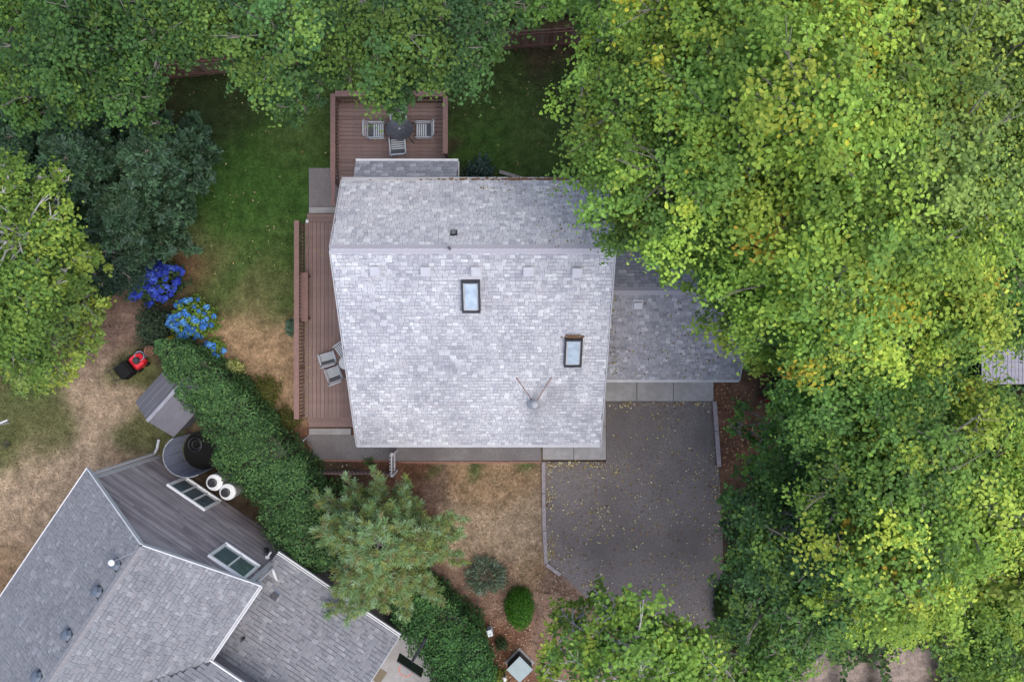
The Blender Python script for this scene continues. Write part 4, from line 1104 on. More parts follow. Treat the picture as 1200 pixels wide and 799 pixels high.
PALS = {
    'maple': [(0.166, 0.275, 0.049), (0.194, 0.309, 0.051), (0.239, 0.351, 0.057), (0.138, 0.242, 0.049), (0.304, 0.380, 0.062), (0.102, 0.190, 0.046)],
    'yellow': [(0.239, 0.342, 0.054), (0.286, 0.380, 0.057), (0.194, 0.304, 0.054), (0.369, 0.427, 0.066), (0.221, 0.323, 0.054), (0.138, 0.237, 0.049)],
    'green': [(0.092, 0.190, 0.046), (0.115, 0.223, 0.049), (0.142, 0.261, 0.055), (0.184, 0.294, 0.054), (0.074, 0.152, 0.041)],
    'cool': [(0.061, 0.132, 0.044), (0.074, 0.156, 0.047), (0.090, 0.176, 0.046), (0.046, 0.100, 0.037), (0.124, 0.204, 0.043)],
    'sparse': [(0.194, 0.266, 0.064), (0.157, 0.237, 0.057), (0.230, 0.304, 0.057), (0.286, 0.342, 0.057), (0.120, 0.185, 0.051)],
    'fresh': [(0.138, 0.233, 0.049), (0.166, 0.261, 0.049), (0.212, 0.299, 0.049), (0.102, 0.185, 0.046)],
    'west': [(0.092, 0.171, 0.036), (0.120, 0.204, 0.036), (0.157, 0.237, 0.041), (0.212, 0.285, 0.046), (0.074, 0.142, 0.034), (0.110, 0.190, 0.036)],
    'northwest': [(0.050, 0.112, 0.031), (0.066, 0.136, 0.034), (0.078, 0.156, 0.035), (0.039, 0.088, 0.028), (0.116, 0.192, 0.035)],
}
ACC = (.42, .36, .04)
def tree(label, cat, base, blobs, pal_, leaf=.095, dens=.52, group=None, trunk_r=.2, bark=None, acc=0.0, name='maple_tree', sub=.3, cover=1.0, shape=None, mleaf=None, limbs=True):
    base = Vector(base); base.z = 0
    t = thing(name, label, cat, tuple(base), group)
    bark = bark or M_bark
    B = []
    for (px, py, h, r) in blobs:
        c = P(px, py, h + random.uniform(-.5, .5)); B.append((c, r * .92))
    top = max(c.z for c, r in B)
    cen = sum((c for c, r in B), Vector()) / len(B)
    tp = Vector((base.x * .45 + cen.x * .55, base.y * .45 + cen.y * .55, top * .78))
    mid = base * .75 + tp * .25; mid.z = top * .38
    mb = MB(); mb.tube([base - Vector((0, 0, .1)), base + Vector((0, 0, .5)), mid, tp], [trunk_r * 1.35, trunk_r, trunk_r * .8, trunk_r * .4], 10)
    mb.build('trunk', bark, t, True)
    lm = MB(); A_ = [[], [], [], []]
    for c, r in B:
        P_, N_, S_, C_, subs = blob_points(np.array(c), r, dens, leaf, PALS[pal_] if isinstance(pal_, str) else pal_, sub=sub, cover=cover * .58, acc=acc)
        A_[0] += P_; A_[1] += N_; A_[2] += S_; A_[3] += C_
        st = mid.lerp(tp, random.uniform(.0, .8)); bend = st.lerp(c, .5) + Vector((random.uniform(-.3, .3), random.uniform(-.3, .3), -.1 + random.random() * .4))
        inner = c - Vector((0, 0, r * .3))
        lm.tube([st, bend, inner], [trunk_r * .45, trunk_r * .3, trunk_r * .2], 6)
        for sc_, sr in subs:
            if random.random() < .45:
                e = Vector(sc_) + Vector((0, 0, sr * random.uniform(.1, .75))); m2 = inner.lerp(e, .5) + Vector((random.uniform(-.2, .2), random.uniform(-.2, .2), random.uniform(0, .3)))
                lm.tube([inner, m2, e], [trunk_r * .16, .028, .012], 4, cap=False)
                d2 = (e - m2).normalized()
                for _ in range(2):
                    e2 = e + Vector((random.uniform(-1, 1), random.uniform(-1, 1), random.uniform(0, .6))) * sr * .7
                    lm.tube([m2.lerp(e, .6), e2], [.016, .007], 3, cap=False)
    lm.build('limbs', bark, t)
    Pn, Nn_, Sn, Cn = [np.concatenate(a) for a in A_]
    TRIS[0] += len(Pn) * 4
    o = bpy.data.objects.new('crown', leaf_mesh('crown', Pn, Nn_, Sn, Cn, mleaf or M_leaf)); link(o, t); tag(o, kind='stuff')
    return t

# right-hand woodland, each tree its own
GR = 'broadleaf trees crowding the east side'
tree('big yellow green maple overhanging the back corner of the pale roof', 'tree', (5.6, 8.6, 0), [(755, 120, 11, 2.3), (800, 200, 12, 2.3), (735, 185, 10, 1.55), (775, 262, 10, 1.6), (728, 252, 8.6, .95), (690, 112, 9.5, 1.0), (850, 110, 12.5, 2.1), (745, 60, 9.5, 1.4), (698, 165, 9, .7)], 'maple', acc=.02, group=GR)
tree('yellowest maple at the top right, its leaves turning in patches', 'tree', (9.2, 9.8, 0), [(900, 60, 13, 2.4), (960, 130, 14, 2.4), (880, 180, 13, 2.2), (820, 20, 11.5, 2.0), (1000, 40, 13, 2.3), (940, 220, 13, 2.1)], 'yellow', acc=.07, group=GR, leaf=.1)
tree('tall maple in the top right corner of the picture', 'tree', (14.5, 9, 0), [(1080, 80, 13, 2.5), (1160, 60, 12, 2.4), (1100, 180, 13, 2.4), (1180, 170, 12, 2.2), (1060, 0, 12, 2.2), (1230, 110, 11, 2.4)], 'sparse', acc=.05, group=GR)
tree('yellow green maple reaching over the garage roof', 'tree', (9.6, 3.2, 0), [(880, 290, 11, 2.1), (824, 306, 9, 1.3), (868, 362, 9.5, 1.25), (900, 408, 8, .8), (935, 330, 11.5, 2.0), (800, 262, 9, 1.1), (845, 255, 10.5, 1.7)], 'maple', acc=.03, group=GR)
tree('maple in the middle of the eastern wood with orange flecked leaves', 'tree', (12.5, 4, 0), [(1010, 280, 13, 2.3), (1090, 280, 12.5, 2.2), (1040, 360, 12, 2.1), (980, 380, 11.5, 1.9), (1120, 350, 11.5, 1.8)], 'yellow', acc=.05, group=GR)
tree('green maple at the right edge above the grey boards', 'tree', (17.2, 4.5, 0), [(1180, 280, 11, 2.1), (1150, 350, 9.5, 1.2), (1225, 330, 10, 1.7), (1200, 385, 9, .9)], 'green', group=GR)
tree('green tree above the brown mulch east of the garage', 'tree', (10.8, -1.2, 0), [(960, 440, 10.5, 1.5), (1020, 440, 11, 1.8), (930, 400, 10, 1.1), (1000, 490, 11, 1.8), (955, 490, 9.5, 1.25), (1080, 430, 10.5, 1.5)], 'green', acc=.01, group=GR)
tree('yellowish tree right of centre in the lower eastern wood', 'tree', (14, -3.5, 0), [(1090, 520, 11.5, 2.0), (1060, 590, 11.5, 2.0), (1150, 500, 10.5, 1.5), (1130, 590, 11, 2.0), (1010, 570, 11, 1.8)], 'maple', acc=.03, group=GR)
tree('dim tree at the right edge below the grey boards', 'tree', (18, -4, 0), [(1190, 500, 8, 1.5), (1200, 560, 9.5, 1.9), (1195, 640, 10, 2.1), (1230, 470, 7, 1.2)], 'sparse', group=GR, leaf=.12)
tree('green tree leaning toward the lower end of the driveway', 'tree', (9.5, -6.2, 0), [(905, 600, 7.5, 1.5), (882, 640, 7, 1.0), (900, 690, 8, 1.6), (930, 560, 7.5, 1.3), (960, 640, 9.5, 1.9), (950, 720, 8, 1.5), (862, 600, 6, .6), (905, 560, 6, .7)], 'cool', group=GR, leaf=.1)
tree('tree with bright yellow clumps low in the eastern wood', 'tree', (13, -8, 0), [(1040, 660, 11, 2.0), (1110, 640, 11, 2.0), (1060, 700, 9.5, 1.5), (1005, 702, 9.5, 1.4), (1140, 700, 9.5, 1.7)], 'yellow', acc=.08, group=GR)
tree('green tree in the bottom right corner', 'tree', (17.5, -10, 0), [(1180, 740, 9, 2.0), (1152, 775, 8, 1.1), (1220, 790, 9, 2.0), (1110, 745, 8.5, .9), (1215, 680, 9, 1.8)], 'maple', group=GR)
tree('low green tree at the bottom edge right of the drive', 'tree', (9.5, -11.2, 0), [(890, 770, 5, 1.2), (930, 760, 6, 1.2), (886, 735, 4.5, .7), (985, 732, 7, .8), (900, 810, 5, 1.3)], 'green', group=GR, leaf=.12)
tree('leafy branchy young tree reaching over the mulch by the garage', 'tree', (9.6, -3.2, 0), [(895, 505, 3.5, .6), (860, 500, 3.2, .28), (872, 478, 3, .3), (925, 520, 4, .8), (880, 548, 3, .5), (920, 470, 3.5, .7), (905, 535, 3.5, .5)], 'green', leaf=.13, trunk_r=.09, name='young_tree', dens=.45)
tree('pale yellow green birch at the bottom of the driveway', 'tree', (4.6, -12.4, 0), [(745, 760, 9, 1.6), (700, 775, 8, 1.3), (735, 715, 7.5, .75), (790, 770, 8.5, 1.4), (772, 732, 7.5, .65), (660, 765, 7, .8), (710, 720, 7.5, .6), (750, 810, 9, 1.6), (640, 795, 6.5, .6)],
     'maple', leaf=.12, bark=M_barkl, acc=.02, name='birch_tree', dens=.42, cover=.85)
tree('green birch partly behind the pale one at the foot of the driveway', 'tree', (7, -12.2, 0), [(820, 770, 7, 1.3), (822, 758, 6, .6), (797, 748, 6.5, .55), (790, 800, 7, 1.3), (675, 730, 4.5, .7), (698, 700, 4, .45), (655, 715, 3.5, .35)], 'fresh', leaf=.11, bark=M_barkl, name='birch_tree', dens=.42)
GL = 'broadleaf trees along the north and west'
tree('green maple at the top over the back deck', 'tree', (-4.5, 12.5, 0), [(450, 30, 9.5, 2.0), (470, 85, 8, 1.2), (520, 40, 9, 1.6), (400, 50, 8.5, 1.4), (465, 120, 7, .6), (572, 18, 8.5, 1.2), (565, 62, 7.5, .8), (535, 78, 7, .5), (500, 96, 7, .55), (440, 108, 7, .4)], 'cool', acc=.01, group=GL, leaf=.098)
tree('maple with drooping green branches over the west back lawn', 'tree', (-9, 12, 0), [(330, 30, 10, 1.9), (320, 85, 8, 1.2), (350, 115, 7, .8), (298, 55, 9, 1.0), (368, 90, 7.5, .9), (270, 20, 9.5, 1.4), (345, 138, 6.5, .35), (325, 128, 6.5, .3)], 'cool', acc=.008, group=GL, leaf=.098)
tree('maple in the top left corner with yellow leaf tips', 'tree', (-14, 10.5, 0), [(80, 50, 10, 2.0), (150, 30, 10, 1.9), (188, 48, 9.5, 1.2), (60, 110, 9, 1.3), (130, 100, 9, 1.4), (215, 20, 9.5, 1.5), (10, 20, 9, 1.8), (178, 105, 8, .6), (15, 90, 8, 1.3), (165, 125, 7.5, .55), (185, 145, 7, .35), (35, 135, 7.5, .6), (95, 130, 7.5, .5)], 'northwest', group=GL, leaf=.098)
tree('shadowy tree behind the back fence at top centre', 'tree', (2.2, 14, 0), [(640, -4, 7, .85), (698, -5, 7, 1.0), (720, 35, 6, .9), (620, 0, 7.5, 1.0), (665, -20, 7, 1.5), (690, 32, 5, .5)], 'green', group=GL, leaf=.12)
tree('bright yellow green tree on the left edge', 'tree', (-17.5, 3, 0), [(30, 280, 8.5, 1.5), (75, 310, 8, 1.2), (20, 340, 8.5, 1.6), (50, 250, 8, .8), (30, 240, 8, .8), (5, 400, 8, 1.4), (95, 300, 7.5, .6), (0, 320, 8, 1.6), (10, 215, 8, 1.0), (62, 215, 7.5, .6)], 'west', group=GL, leaf=.1, bark=M_barkl)
tree('light green low tree on the left above the dry lawn', 'tree', (-16.2, .2, 0), [(70, 380, 5, 1.1), (100, 405, 4.5, .8), (60, 430, 4.5, .8), (90, 350, 5, .9), (25, 430, 5, .9), (105, 360, 4.5, .6)], 'sparse', group=GL, leaf=.11, dens=.45)

# plume-foliaged evergreens
def plume_tree(label, cat, base, cx, cy, h, rpx, pal_tip, pal_in, nb=90, name='pine_tree', length=.16, tuftn=12, spread=1.0, seed=1, group=None, hmin=.35, density=1.0, lobes=None, wid=1.0):
    rr = np.random.default_rng(seed)
    base = Vector(base); base.z = 0
    t = thing(name, label, cat, tuple(base), group)
    top = P(cx, cy, h)
    mb = MB(); mb.tube([base, base.lerp(top, .5) + Vector((.05, .05, 0)), base.lerp(top, .97)], [.17, .1, .015], 8); mb.build('trunk', M_bark, t, True)
    lm = MB(); Pn, Dn, Sn, Cn = [], [], [], []
    for k in range(nb):
        f = hmin + (1 - hmin) * (k + .5) / nb
        st = base.lerp(top, f)
        an = k * 2.399 + rr.normal() * .25
        ppm = F / (H - st.z)
        rad = rpx / ppm * (1.02 - f) ** .55 * 1.15 * rr.uniform(.72, 1.1)
        if lobes: rad *= lobes(an)
        end = st + Vector((math.cos(an) * rad, math.sin(an) * rad, rad * .12 + .1 * rr.normal()))
        midp = st.lerp(end, .55) + Vector((0, 0, -.12))
        lm.tube([st, midp, end], [.035 if f < .85 else .012, .02 if f < .85 else .008, .008 if f < .85 else .004], 4, cap=False)
        # side twigs
        nt_ = int((6 if f < .85 else 11) + rad * 7)
        for j in range(nt_):
            g = (.3 if f < .85 else .02) + (.7 if f < .85 else .98) * (j + rr.random()) / nt_
            p0 = st.lerp(midp, min(1, g / .55)) if g < .55 else midp.lerp(end, (g - .55) / .45)
            sa = an + rr.choice([-1, 1]) * rr.uniform(.3, 1.1); ln = rr.uniform(.18, .42) * (1.2 - .5 * g) * spread
            if j > nt_ - 3: sa = an + rr.normal() * .3
            dv = Vector((math.cos(sa), math.sin(sa), rr.uniform(.0, .45)))
            p1 = p0 + dv * ln
            if j % 2 == 0: lm.tube([p0, p1], [.01, .004], 3, cap=False)
            m_ = max(2, int(3 * density))
            for q_ in range(m_):
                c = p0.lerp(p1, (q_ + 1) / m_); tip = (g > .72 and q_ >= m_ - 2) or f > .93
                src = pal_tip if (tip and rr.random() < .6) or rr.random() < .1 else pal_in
                colb = np.array(src[rr.integers(0, len(src))])
                dd = rr.normal(size=(tuftn, 3)) * .75 + np.array((dv.x, dv.y, dv.z + .25)) * 1.1
                dd /= np.linalg.norm(dd, axis=1, keepdims=True)
                Pn.append(np.array(c) + dd * length * .45); Dn.append(dd); Sn.append(length * rr.uniform(.7, 1.25, tuftn)); Cn.append(colb * rr.uniform(.75, 1.25, (tuftn, 1)))
    lm.build('limbs', M_bark, t)
    Pn, Dn, Sn, Cn = map(np.concatenate, (Pn, Dn, Sn, Cn))
    up = np.cross(Dn, rr.normal(size=Dn.shape)); up[:, 2] = abs(up[:, 2]) + .4
    TV = NEED_V.copy(); TV[:, 0] *= wid
    TRIS[0] += len(Pn) * 2
    o = bpy.data.objects.new('crown', leaf_mesh('crown', Pn, up, Sn, Cn, M_needle, TV, NEED_F, dirs=Dn)); link(o, t); tag(o, kind='stuff')
    return t
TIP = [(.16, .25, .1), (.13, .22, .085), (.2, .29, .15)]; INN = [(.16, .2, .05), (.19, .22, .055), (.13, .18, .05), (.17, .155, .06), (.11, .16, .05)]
plume_tree('soft grey green pine standing over the corner of the neighbour garage', 'tree', (-4.3, -7.3, 0), 443, 638, 7.2, 95, TIP, INN, nb=105, length=.17, tuftn=15, seed=5, wid=.85, density=1.0, lobes=lambda a: 1 + .12 * math.sin(3 * a + 1) + .1 * math.sin(5 * a))
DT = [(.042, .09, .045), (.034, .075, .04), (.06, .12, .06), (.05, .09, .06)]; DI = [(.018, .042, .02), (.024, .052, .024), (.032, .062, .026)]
GD = 'dark evergreens on the west side'
plume_tree('dark blue green evergreen beside the back lawn, nearest the grass', 'tree', (-12, 6, 0), 170, 178, 6.5, 66, DT, DI, nb=80, name='evergreen_tree', length=.2, tuftn=11, seed=6, wid=2.6, group=GD)
plume_tree('dark evergreen between the top left maple and the yellow green tree', 'tree', (-15, 6, 0), 75, 185, 7, 80, DT, DI, nb=85, name='evergreen_tree', length=.2, tuftn=11, seed=7, wid=2.6, group=GD)
plume_tree('dark evergreen just above the deep blue hydrangea', 'tree', (-12.9, 3.9, 0), 138, 240, 5.5, 64, DT, DI, nb=85, name='evergreen_tree', length=.18, tuftn=11, seed=8, wid=2.6, group=GD)
plume_tree('small dark evergreen on the far left between two maples', 'tree', (-17.5, 6.2, 0), 10, 160, 6, 70, DT, DI, nb=60, name='evergreen_tree', length=.2, tuftn=11, seed=9, wid=2.6, group=GD)
tree('dark leaved shrub tree left of the deep blue hydrangea', 'tree', (-13.2, 2.4, 0), [(140, 300, 3.5, 1.0), (118, 325, 3.2, .7), (165, 295, 3, .5), (150, 330, 2.5, .6)], [(.04, .075, .045), (.05, .09, .05), (.03, .06, .04)], leaf=.1, name='shrub_tree', trunk_r=.08)

# shrubs
def shrub(name, label, cat, px, py, rx, ry, ht, palette, leaf=.06, dens=.8, flowers=None, fcol=None, fr=.07, group=None, hemi=True, rag=.18, upright=0.0, mlf=None, fbias=None):
    c = P(px, py, ht * .55); gx = rx * (H - ht * .55) / F; gy = ry * (H - ht * .55) / F
    t = thing(name, label, cat, (c.x, c.y, 0), group)
    mb = MB()
    for k in range(7):
        a = k * .9; mb.tube([(c.x + .05 * math.cos(a), c.y + .05 * math.sin(a), 0), (c.x + gx * .45 * math.cos(a), c.y + gy * .45 * math.sin(a), ht * .7)], [.02, .008], 4, cap=False)
    mb.build('stems', M_bark, t)
    area = 2.2 * math.pi * gx * gy + 2 * ht * (gx + gy); n_ = int(dens * area / (leaf * leaf * .62) * 2.2)
    d = rng.normal(size=(n_, 3)); d[:, 2] = abs(d[:, 2]); d /= np.linalg.norm(d, axis=1, keepdims=True)
    ph = np.arctan2(d[:, 1], d[:, 0])
    wob = 1 + rag * (np.sin(ph * 3 + px) * .4 + np.sin(ph * 7 + d[:, 2] * 6 + py) * .35 + np.sin(ph * 13 + d[:, 2] * 9) * .3)
    rad = wob * rng.uniform(.55, 1.06, n_)
    pt = np.stack([c.x + d[:, 0] * gx * rad, c.y + d[:, 1] * gy * rad, .03 + d[:, 2] * ht * rad], 1)
    nn = d + rng.normal(size=(n_, 3)) * .45 + np.array((0, 0, .3))
    base = np.array(palette)[rng.integers(0, len(palette), n_)] * rng.uniform(.75, 1.25, (n_, 1))
    kw = {}
    if upright:
        kw = dict(TV=NEED_V * np.array((upright, 1, 1)), TF=NEED_F, dirs=d + rng.normal(size=(n_, 3)) * .35); nn = np.cross(kw['dirs'], rng.normal(size=(n_, 3)))
    o = bpy.data.objects.new('foliage', leaf_mesh('foliage', pt, nn, leaf * rng.uniform(.7, 1.2, n_), base, mlf or M_leaf, **kw)); link(o, t); tag(o, kind='stuff')
    TRIS[0] += n_ * 4
    if flowers:
        mm = []
        for v in range(3):
            k = 46; dd = rng.normal(size=(k, 3)); dd[:, 2] = abs(dd[:, 2]) * .9 - .1; dd /= np.linalg.norm(dd, axis=1, keepdims=True)
            colv = np.array(fcol[v % len(fcol)]) * rng.uniform(.8, 1.2, (k, 1))
            mm.append(leaf_mesh('flower_head', dd * fr * np.array((1, 1, .7)), dd + rng.normal(size=(k, 3)) * .2, np.full(k, fr * .75), colv, M_flower))
        cnt = 0
        while cnt < flowers:
            a = random.random() * 6.283; rr_ = math.sqrt(random.random())
            if fbias and not fbias(a, rr_): continue
            w_ = 1 + rag * (math.sin(a * 3 + px) * .4)
            z = ht * math.sqrt(max(0, 1 - rr_ * rr_ * .9)) * w_
            o = bpy.data.objects.new('flower_head', mm[cnt % 3]); o.location = (c.x + gx * rr_ * math.cos(a) * w_, c.y + gy * rr_ * math.sin(a) * w_, z + .03); s_ = random.uniform(.75, 1.2); o.scale = (s_, s_, s_); link(o, t); cnt += 1
    return t
DB = [(.04, .07, .42), (.07, .12, .5), (.025, .045, .32)]; LB = [(.07, .24, .62), (.12, .33, .7), (.05, .17, .5)]
HG = [(.17, .27, .05), (.2, .3, .05), (.11, .2, .05)]
shrub('hydrangea_shrub', 'hydrangea with deep blue flower heads, the upper of the two', 'shrub', 177, 328, 33, 28, 1.5, [(.035, .07, .03), (.05, .09, .035)], .1, .5, 95, DB, .12, rag=.35)
shrub('hydrangea_shrub', 'larger hydrangea with bright sky blue flower heads and lime leaves', 'shrub', 223, 373, 29, 25, 1.3, HG, .1, .6, 66, LB, .085)
shrub('hydrangea_shrub', 'small pale green hydrangea with a few light blue heads below the larger one', 'shrub', 249, 408, 13, 13, .8, HG, .08, .5, 9, LB, .09)
shrub('flowering_shrub', 'pale yellow flowering shrub near the top of the olive ground bed', 'shrub', 272, 431, 13, 11, .7, [(.5, .48, .2), (.38, .42, .14), (.18, .24, .06)], .06, .6)
shrub('flower_clump', 'tiny clump of orange yellow flowers at the hedge tip', 'flowers', 200, 396, 3.5, 3, .5, [(.6, .4, .02), (.5, .33, .02)], .05, .8)
shrub('shrub', 'dull dark green shrub left of the bright blue hydrangea', 'shrub', 178, 383, 21, 26, 1.6, [(.035, .06, .035), (.05, .08, .045), (.045, .07, .035)], .07, .5, rag=.3)
shrub('shrub', 'dark red leaved shrub above the deep blue hydrangea', 'shrub', 178, 298, 12, 7, 1.0, [(.035, .008, .01), (.05, .012, .012)], .07, .6)
shrub('heather', 'low olive green heather along the east side of the hedge', 'shrub', 308, 462, 20, 26, .45, [(.11, .13, .025), (.09, .11, .025), (.14, .13, .04)], .05, .5, rag=.4)
shrub('heather', 'low olive heather strip farther down beside the hedge', 'shrub', 335, 492, 15, 16, .35, [(.11, .12, .03), (.09, .1, .025)], .05, .5, rag=.4)
shrub('shrub', 'round grey green spiky shrub in the front mulch bed', 'shrub', 568, 677, 25, 22, 1.0, [(.12, .17, .1), (.08, .12, .07), (.15, .2, .15)], .14, 1.0, upright=2.0, mlf=M_needle)
shrub('boxwood', 'smooth bright green dome shaped shrub in the front mulch bed', 'shrub', 609, 715, 17.5, 25, 1.1, [(.055, .16, .015), (.045, .135, .012), (.07, .19, .018), (.035, .1, .01)], .045, .85, rag=.07)
shrub('shrub', 'blue green shrub against the back wall right of the back deck', 'shrub', 563, 199, 18, 15, 1.6, [(.04, .07, .06), (.055, .09, .075), (.03, .055, .045)], .1, .45, rag=.5)
shrub('hosta', 'pale green hosta outside the side deck rail', 'plant', 340, 383, 6, 11, .35, [(.12, .2, .14), (.09, .16, .1)], .12, .6)
shrub('fern', 'small bright green fern beside the gravel path', 'plant', 434, 542, 8, 6, .4, [(.1, .17, .04), (.07, .13, .04)], .14, .5, upright=2.2)
shrub('shrub', 'dark green mound between the drive edge and the eastern trees', 'shrub', 850, 712, 12, 28, .9, [(.05, .085, .015), (.035, .065, .012)], .05, .7, rag=.2)
shrub('red_shrub', 'red leaved shrub beneath the trees right of the garage', 'shrub', 915, 462, 16, 14, 1.3, [(.16, .015, .012), (.1, .02, .015), (.03, .05, .02)], .09, .5, rag=.4)
shrub('shrub', 'small dark seedling between the hedge and the utility box', 'shrub', 587, 755, 8, 8, .5, [(.04, .07, .03), (.03, .05, .02)], .06, .4, rag=.4)
shrub('sapling', 'yellow green sapling at the bottom beside the marker post', 'plant', 580, 796, 13, 9, 1.2, [(.2, .23, .04), (.15, .2, .04)], .09, .35, rag=.5)
shrub('cordyline', 'spiky bright green plant at the left edge of the dry lawn', 'plant', 3, 521, 15, 14, .8, [(.13, .2, .04), (.1, .17, .035)], .45, .16, upright=.7)
shrub('shrub', 'dark bush where the hedge meets the pine', 'shrub', 362, 600, 26, 30, 1.8, [(.03, .07, .03), (.04, .085, .035)], .08, .6)

# hedges
def hedge(label, pts, ht, palette, leaf=.075, dens=1.0, seed=1):
    """pts: (px, py, half width m) along the crest"""
    rr = np.random.default_rng(seed)
    path = [(P(x, y, ht), w_) for x, y, w_ in pts]
    t = thing('hedge', label, 'hedge', (path[0][0].x, path[0][0].y, 0))
    segs = []
    for (a, wa), (b, wb) in zip(path[:-1], path[1:]): segs.append((np.array(a), np.array(b), wa, wb, (b - a).length))
    tot = sum(s[4] for s in segs)
    core = MB()
    Pn, Nn_, Sn, Cn = [], [], [], []
    for a, b, wa, wb, L in segs:
        area = L * (wa + wb) + 2 * L * ht * .9; n_ = int(area / (leaf * leaf * .62) * 1.9 * dens)
        ext = .55 * max(wa, wb) / L; s = rr.random(n_) * (1 + 2 * ext) - ext; th = rr.uniform(-1.25, 1.25, n_)
        d = (b - a) / L; nr = np.array((-d[1], d[0], 0))
        so_ = np.clip(np.maximum(-s, s - 1), 0, None) / ext; wd = (wa + (wb - wa) * np.clip(s, 0, 1)) * np.sqrt(1 - .75 * np.clip(so_, 0, 1) ** 2)
        # rounded-square section: theta over the hump, then down the flanks
        q = np.clip(abs(th) / 1.25, 0, 1); sgn = np.sign(th)
        off = np.where(q < .55, q / .55, 1.0); hz = np.where(q < .55, 1 - .12 * (q / .55) ** 3, .88 * (1 - (q - .55) / .45) + .05)
        sg = s * L + a[0] * 1.7; lum = 1 + .06 * np.sin(sg * 1.9 + th * 2) + .05 * np.sin(sg * 4.7 + th * 5 + 1) + .035 * np.sin(sg * 9.1 - th * 7)
        depth = 1 - .2 * rr.random(n_) ** 1.5 + (rr.random(n_) < .05) * rr.uniform(0, .12, n_)
        pos = a + d * (s * L)[:, None] + nr * (sgn * off * wd * lum * depth)[:, None]
        pos[:, 2] = hz * ht * lum * (1 - .06 * rr.random(n_))
        nn = nr * (sgn * np.where(q < .5, off * .6, 1.0))[:, None] + np.array((0, 0, 1.0)) * np.where(q < .55, 1.0, .3)[:, None] + rr.normal(size=(n_, 3)) * .5
        Pn.append(pos); Nn_.append(nn); Sn.append(leaf * rr.uniform(.7, 1.25, n_)); Cn.append(np.array(palette)[rr.integers(0, len(palette), n_)] * rr.uniform(.6, 1.35, (n_, 1)) * (1 + .22 * np.sin(sg * 3.1 + th * 3) * np.sin(sg * 1.3 + th * 6))[:, None])
        A_ = Vector(a); B_ = Vector(b); dn = Vector(d); nv = Vector(nr)
        w0, w1 = wa * .78, wb * .78
        core.add([(A_.x + nv.x * w0, A_.y + nv.y * w0, 0), (A_.x - nv.x * w0, A_.y - nv.y * w0, 0), (A_.x - nv.x * w0, A_.y - nv.y * w0, ht * .82), (A_.x + nv.x * w0, A_.y + nv.y * w0, ht * .82),
                  (B_.x + nv.x * w1, B_.y + nv.y * w1, 0), (B_.x - nv.x * w1, B_.y - nv.y * w1, 0), (B_.x - nv.x * w1, B_.y - nv.y * w1, ht * .82), (B_.x + nv.x * w1, B_.y + nv.y * w1, ht * .82)],
                 [(0, 1, 2, 3), (7, 6, 5, 4), (0, 3, 7, 4), (1, 5, 6, 2), (3, 2, 6, 7)])
    core.build('branches', mat('hedge twigs', (.03, .032, .02), noise=.4, scale=20), t)
    Pn, Nn_, Sn, Cn = map(np.concatenate, (Pn, Nn_, Sn, Cn)); TRIS[0] += len(Pn) * 4
    o = bpy.data.objects.new('foliage', leaf_mesh('foliage', Pn, Nn_, Sn, Cn, M_leaf)); link(o, t); tag(o, kind='stuff')
HP = [(.065, .14, .05), (.08, .165, .055), (.05, .115, .045), (.105, .19, .06)]
hedge('long clipped green hedge between the neighbour house and the side lawn', [(190, 412, .45), (211, 428, .7), (247, 471, .93), (280, 519, 1.12), (320, 566, 1.15), (343, 612, 1.1), (372, 650, .8)], 2.5, HP, seed=2)
hedge('dense green hedge below the pine, ending at the utility box', [(455, 690, .7), (490, 720, 1.0), (525, 760, 1.12), (540, 800, 1.1), (550, 830, 1.0)], 2.5, [(.05, .13, .04), (.065, .155, .045), (.04, .1, .038), (.085, .18, .05)], seed=3)

# ------------------------------------------------------------------ undergrowth, grass, fallen leaves
def in_poly(px, py, poly):
    n = len(poly); ins = np.zeros(len(px), bool); j = n - 1
    for i in range(n):
        xi, yi = poly[i]; xj, yj = poly[j]
        c = ((yi > py) != (yj > py)) & (px < (xj - xi) * (py - yi) / (yj - yi + 1e-9) + xi)
        ins ^= c; j = i
    return ins
def scatter_poly(polys, n):
    out = []
    for poly, k in polys:
        a = np.array(poly); x = rng.uniform(a[:, 0].min(), a[:, 0].max(), k); y = rng.uniform(a[:, 1].min(), a[:, 1].max(), k)
        m = in_poly(x, y, poly); out.append(np.stack([x[m], y[m]], 1))
    q = np.concatenate(out); return np.stack([(q[:, 0] - 600) * H / F, (399.5 - q[:, 1]) * H / F], 1)
WOODS = [([(905, 395), (1330, 380), (1330, 950), (880, 900), (850, 760), (862, 600), (910, 560), (920, 520)], 34000), ([(790, -60), (1330, -60), (1330, 420), (880, 420), (900, 330), (880, 200), (700, 60), (700, -60)], 26000),
         ([(-120, -60), (200, -60), (195, 90), (190, 200), (150, 340), (60, 420), (-120, 440)], 30000), ([(200, -60), (700, -60), (700, 22), (400, 40), (200, 66)], 12000), ([(380, 560), (420, 560), (450, 640), (520, 700), (480, 720), (380, 640)], 2500)]
g = scatter_poly(WOODS, 0)
n_ = len(g); hh = .25 + .9 * (np.sin(g[:, 0] * 1.3) * np.sin(g[:, 1] * 1.1 + .5) * .5 + .5) * rng.uniform(.4, 1, n_)
qx = 600 + g[:, 0] * F / H; qy = 399.5 - g[:, 1] * F / H
keep = (np.hypot(qx - 1065, qy - 785) > 30) & (np.hypot(qx - 950, qy - 785) > 28) & (np.hypot(qx - 1005, qy - 790) > 20); g = g[keep]; hh = hh[keep]; n_ = len(g)
cl = np.array([(.05, .1, .035), (.065, .125, .04), (.045, .08, .03), (.085, .14, .04)])[rng.integers(0, 4, n_)] * rng.uniform(.7, 1.3, (n_, 1))
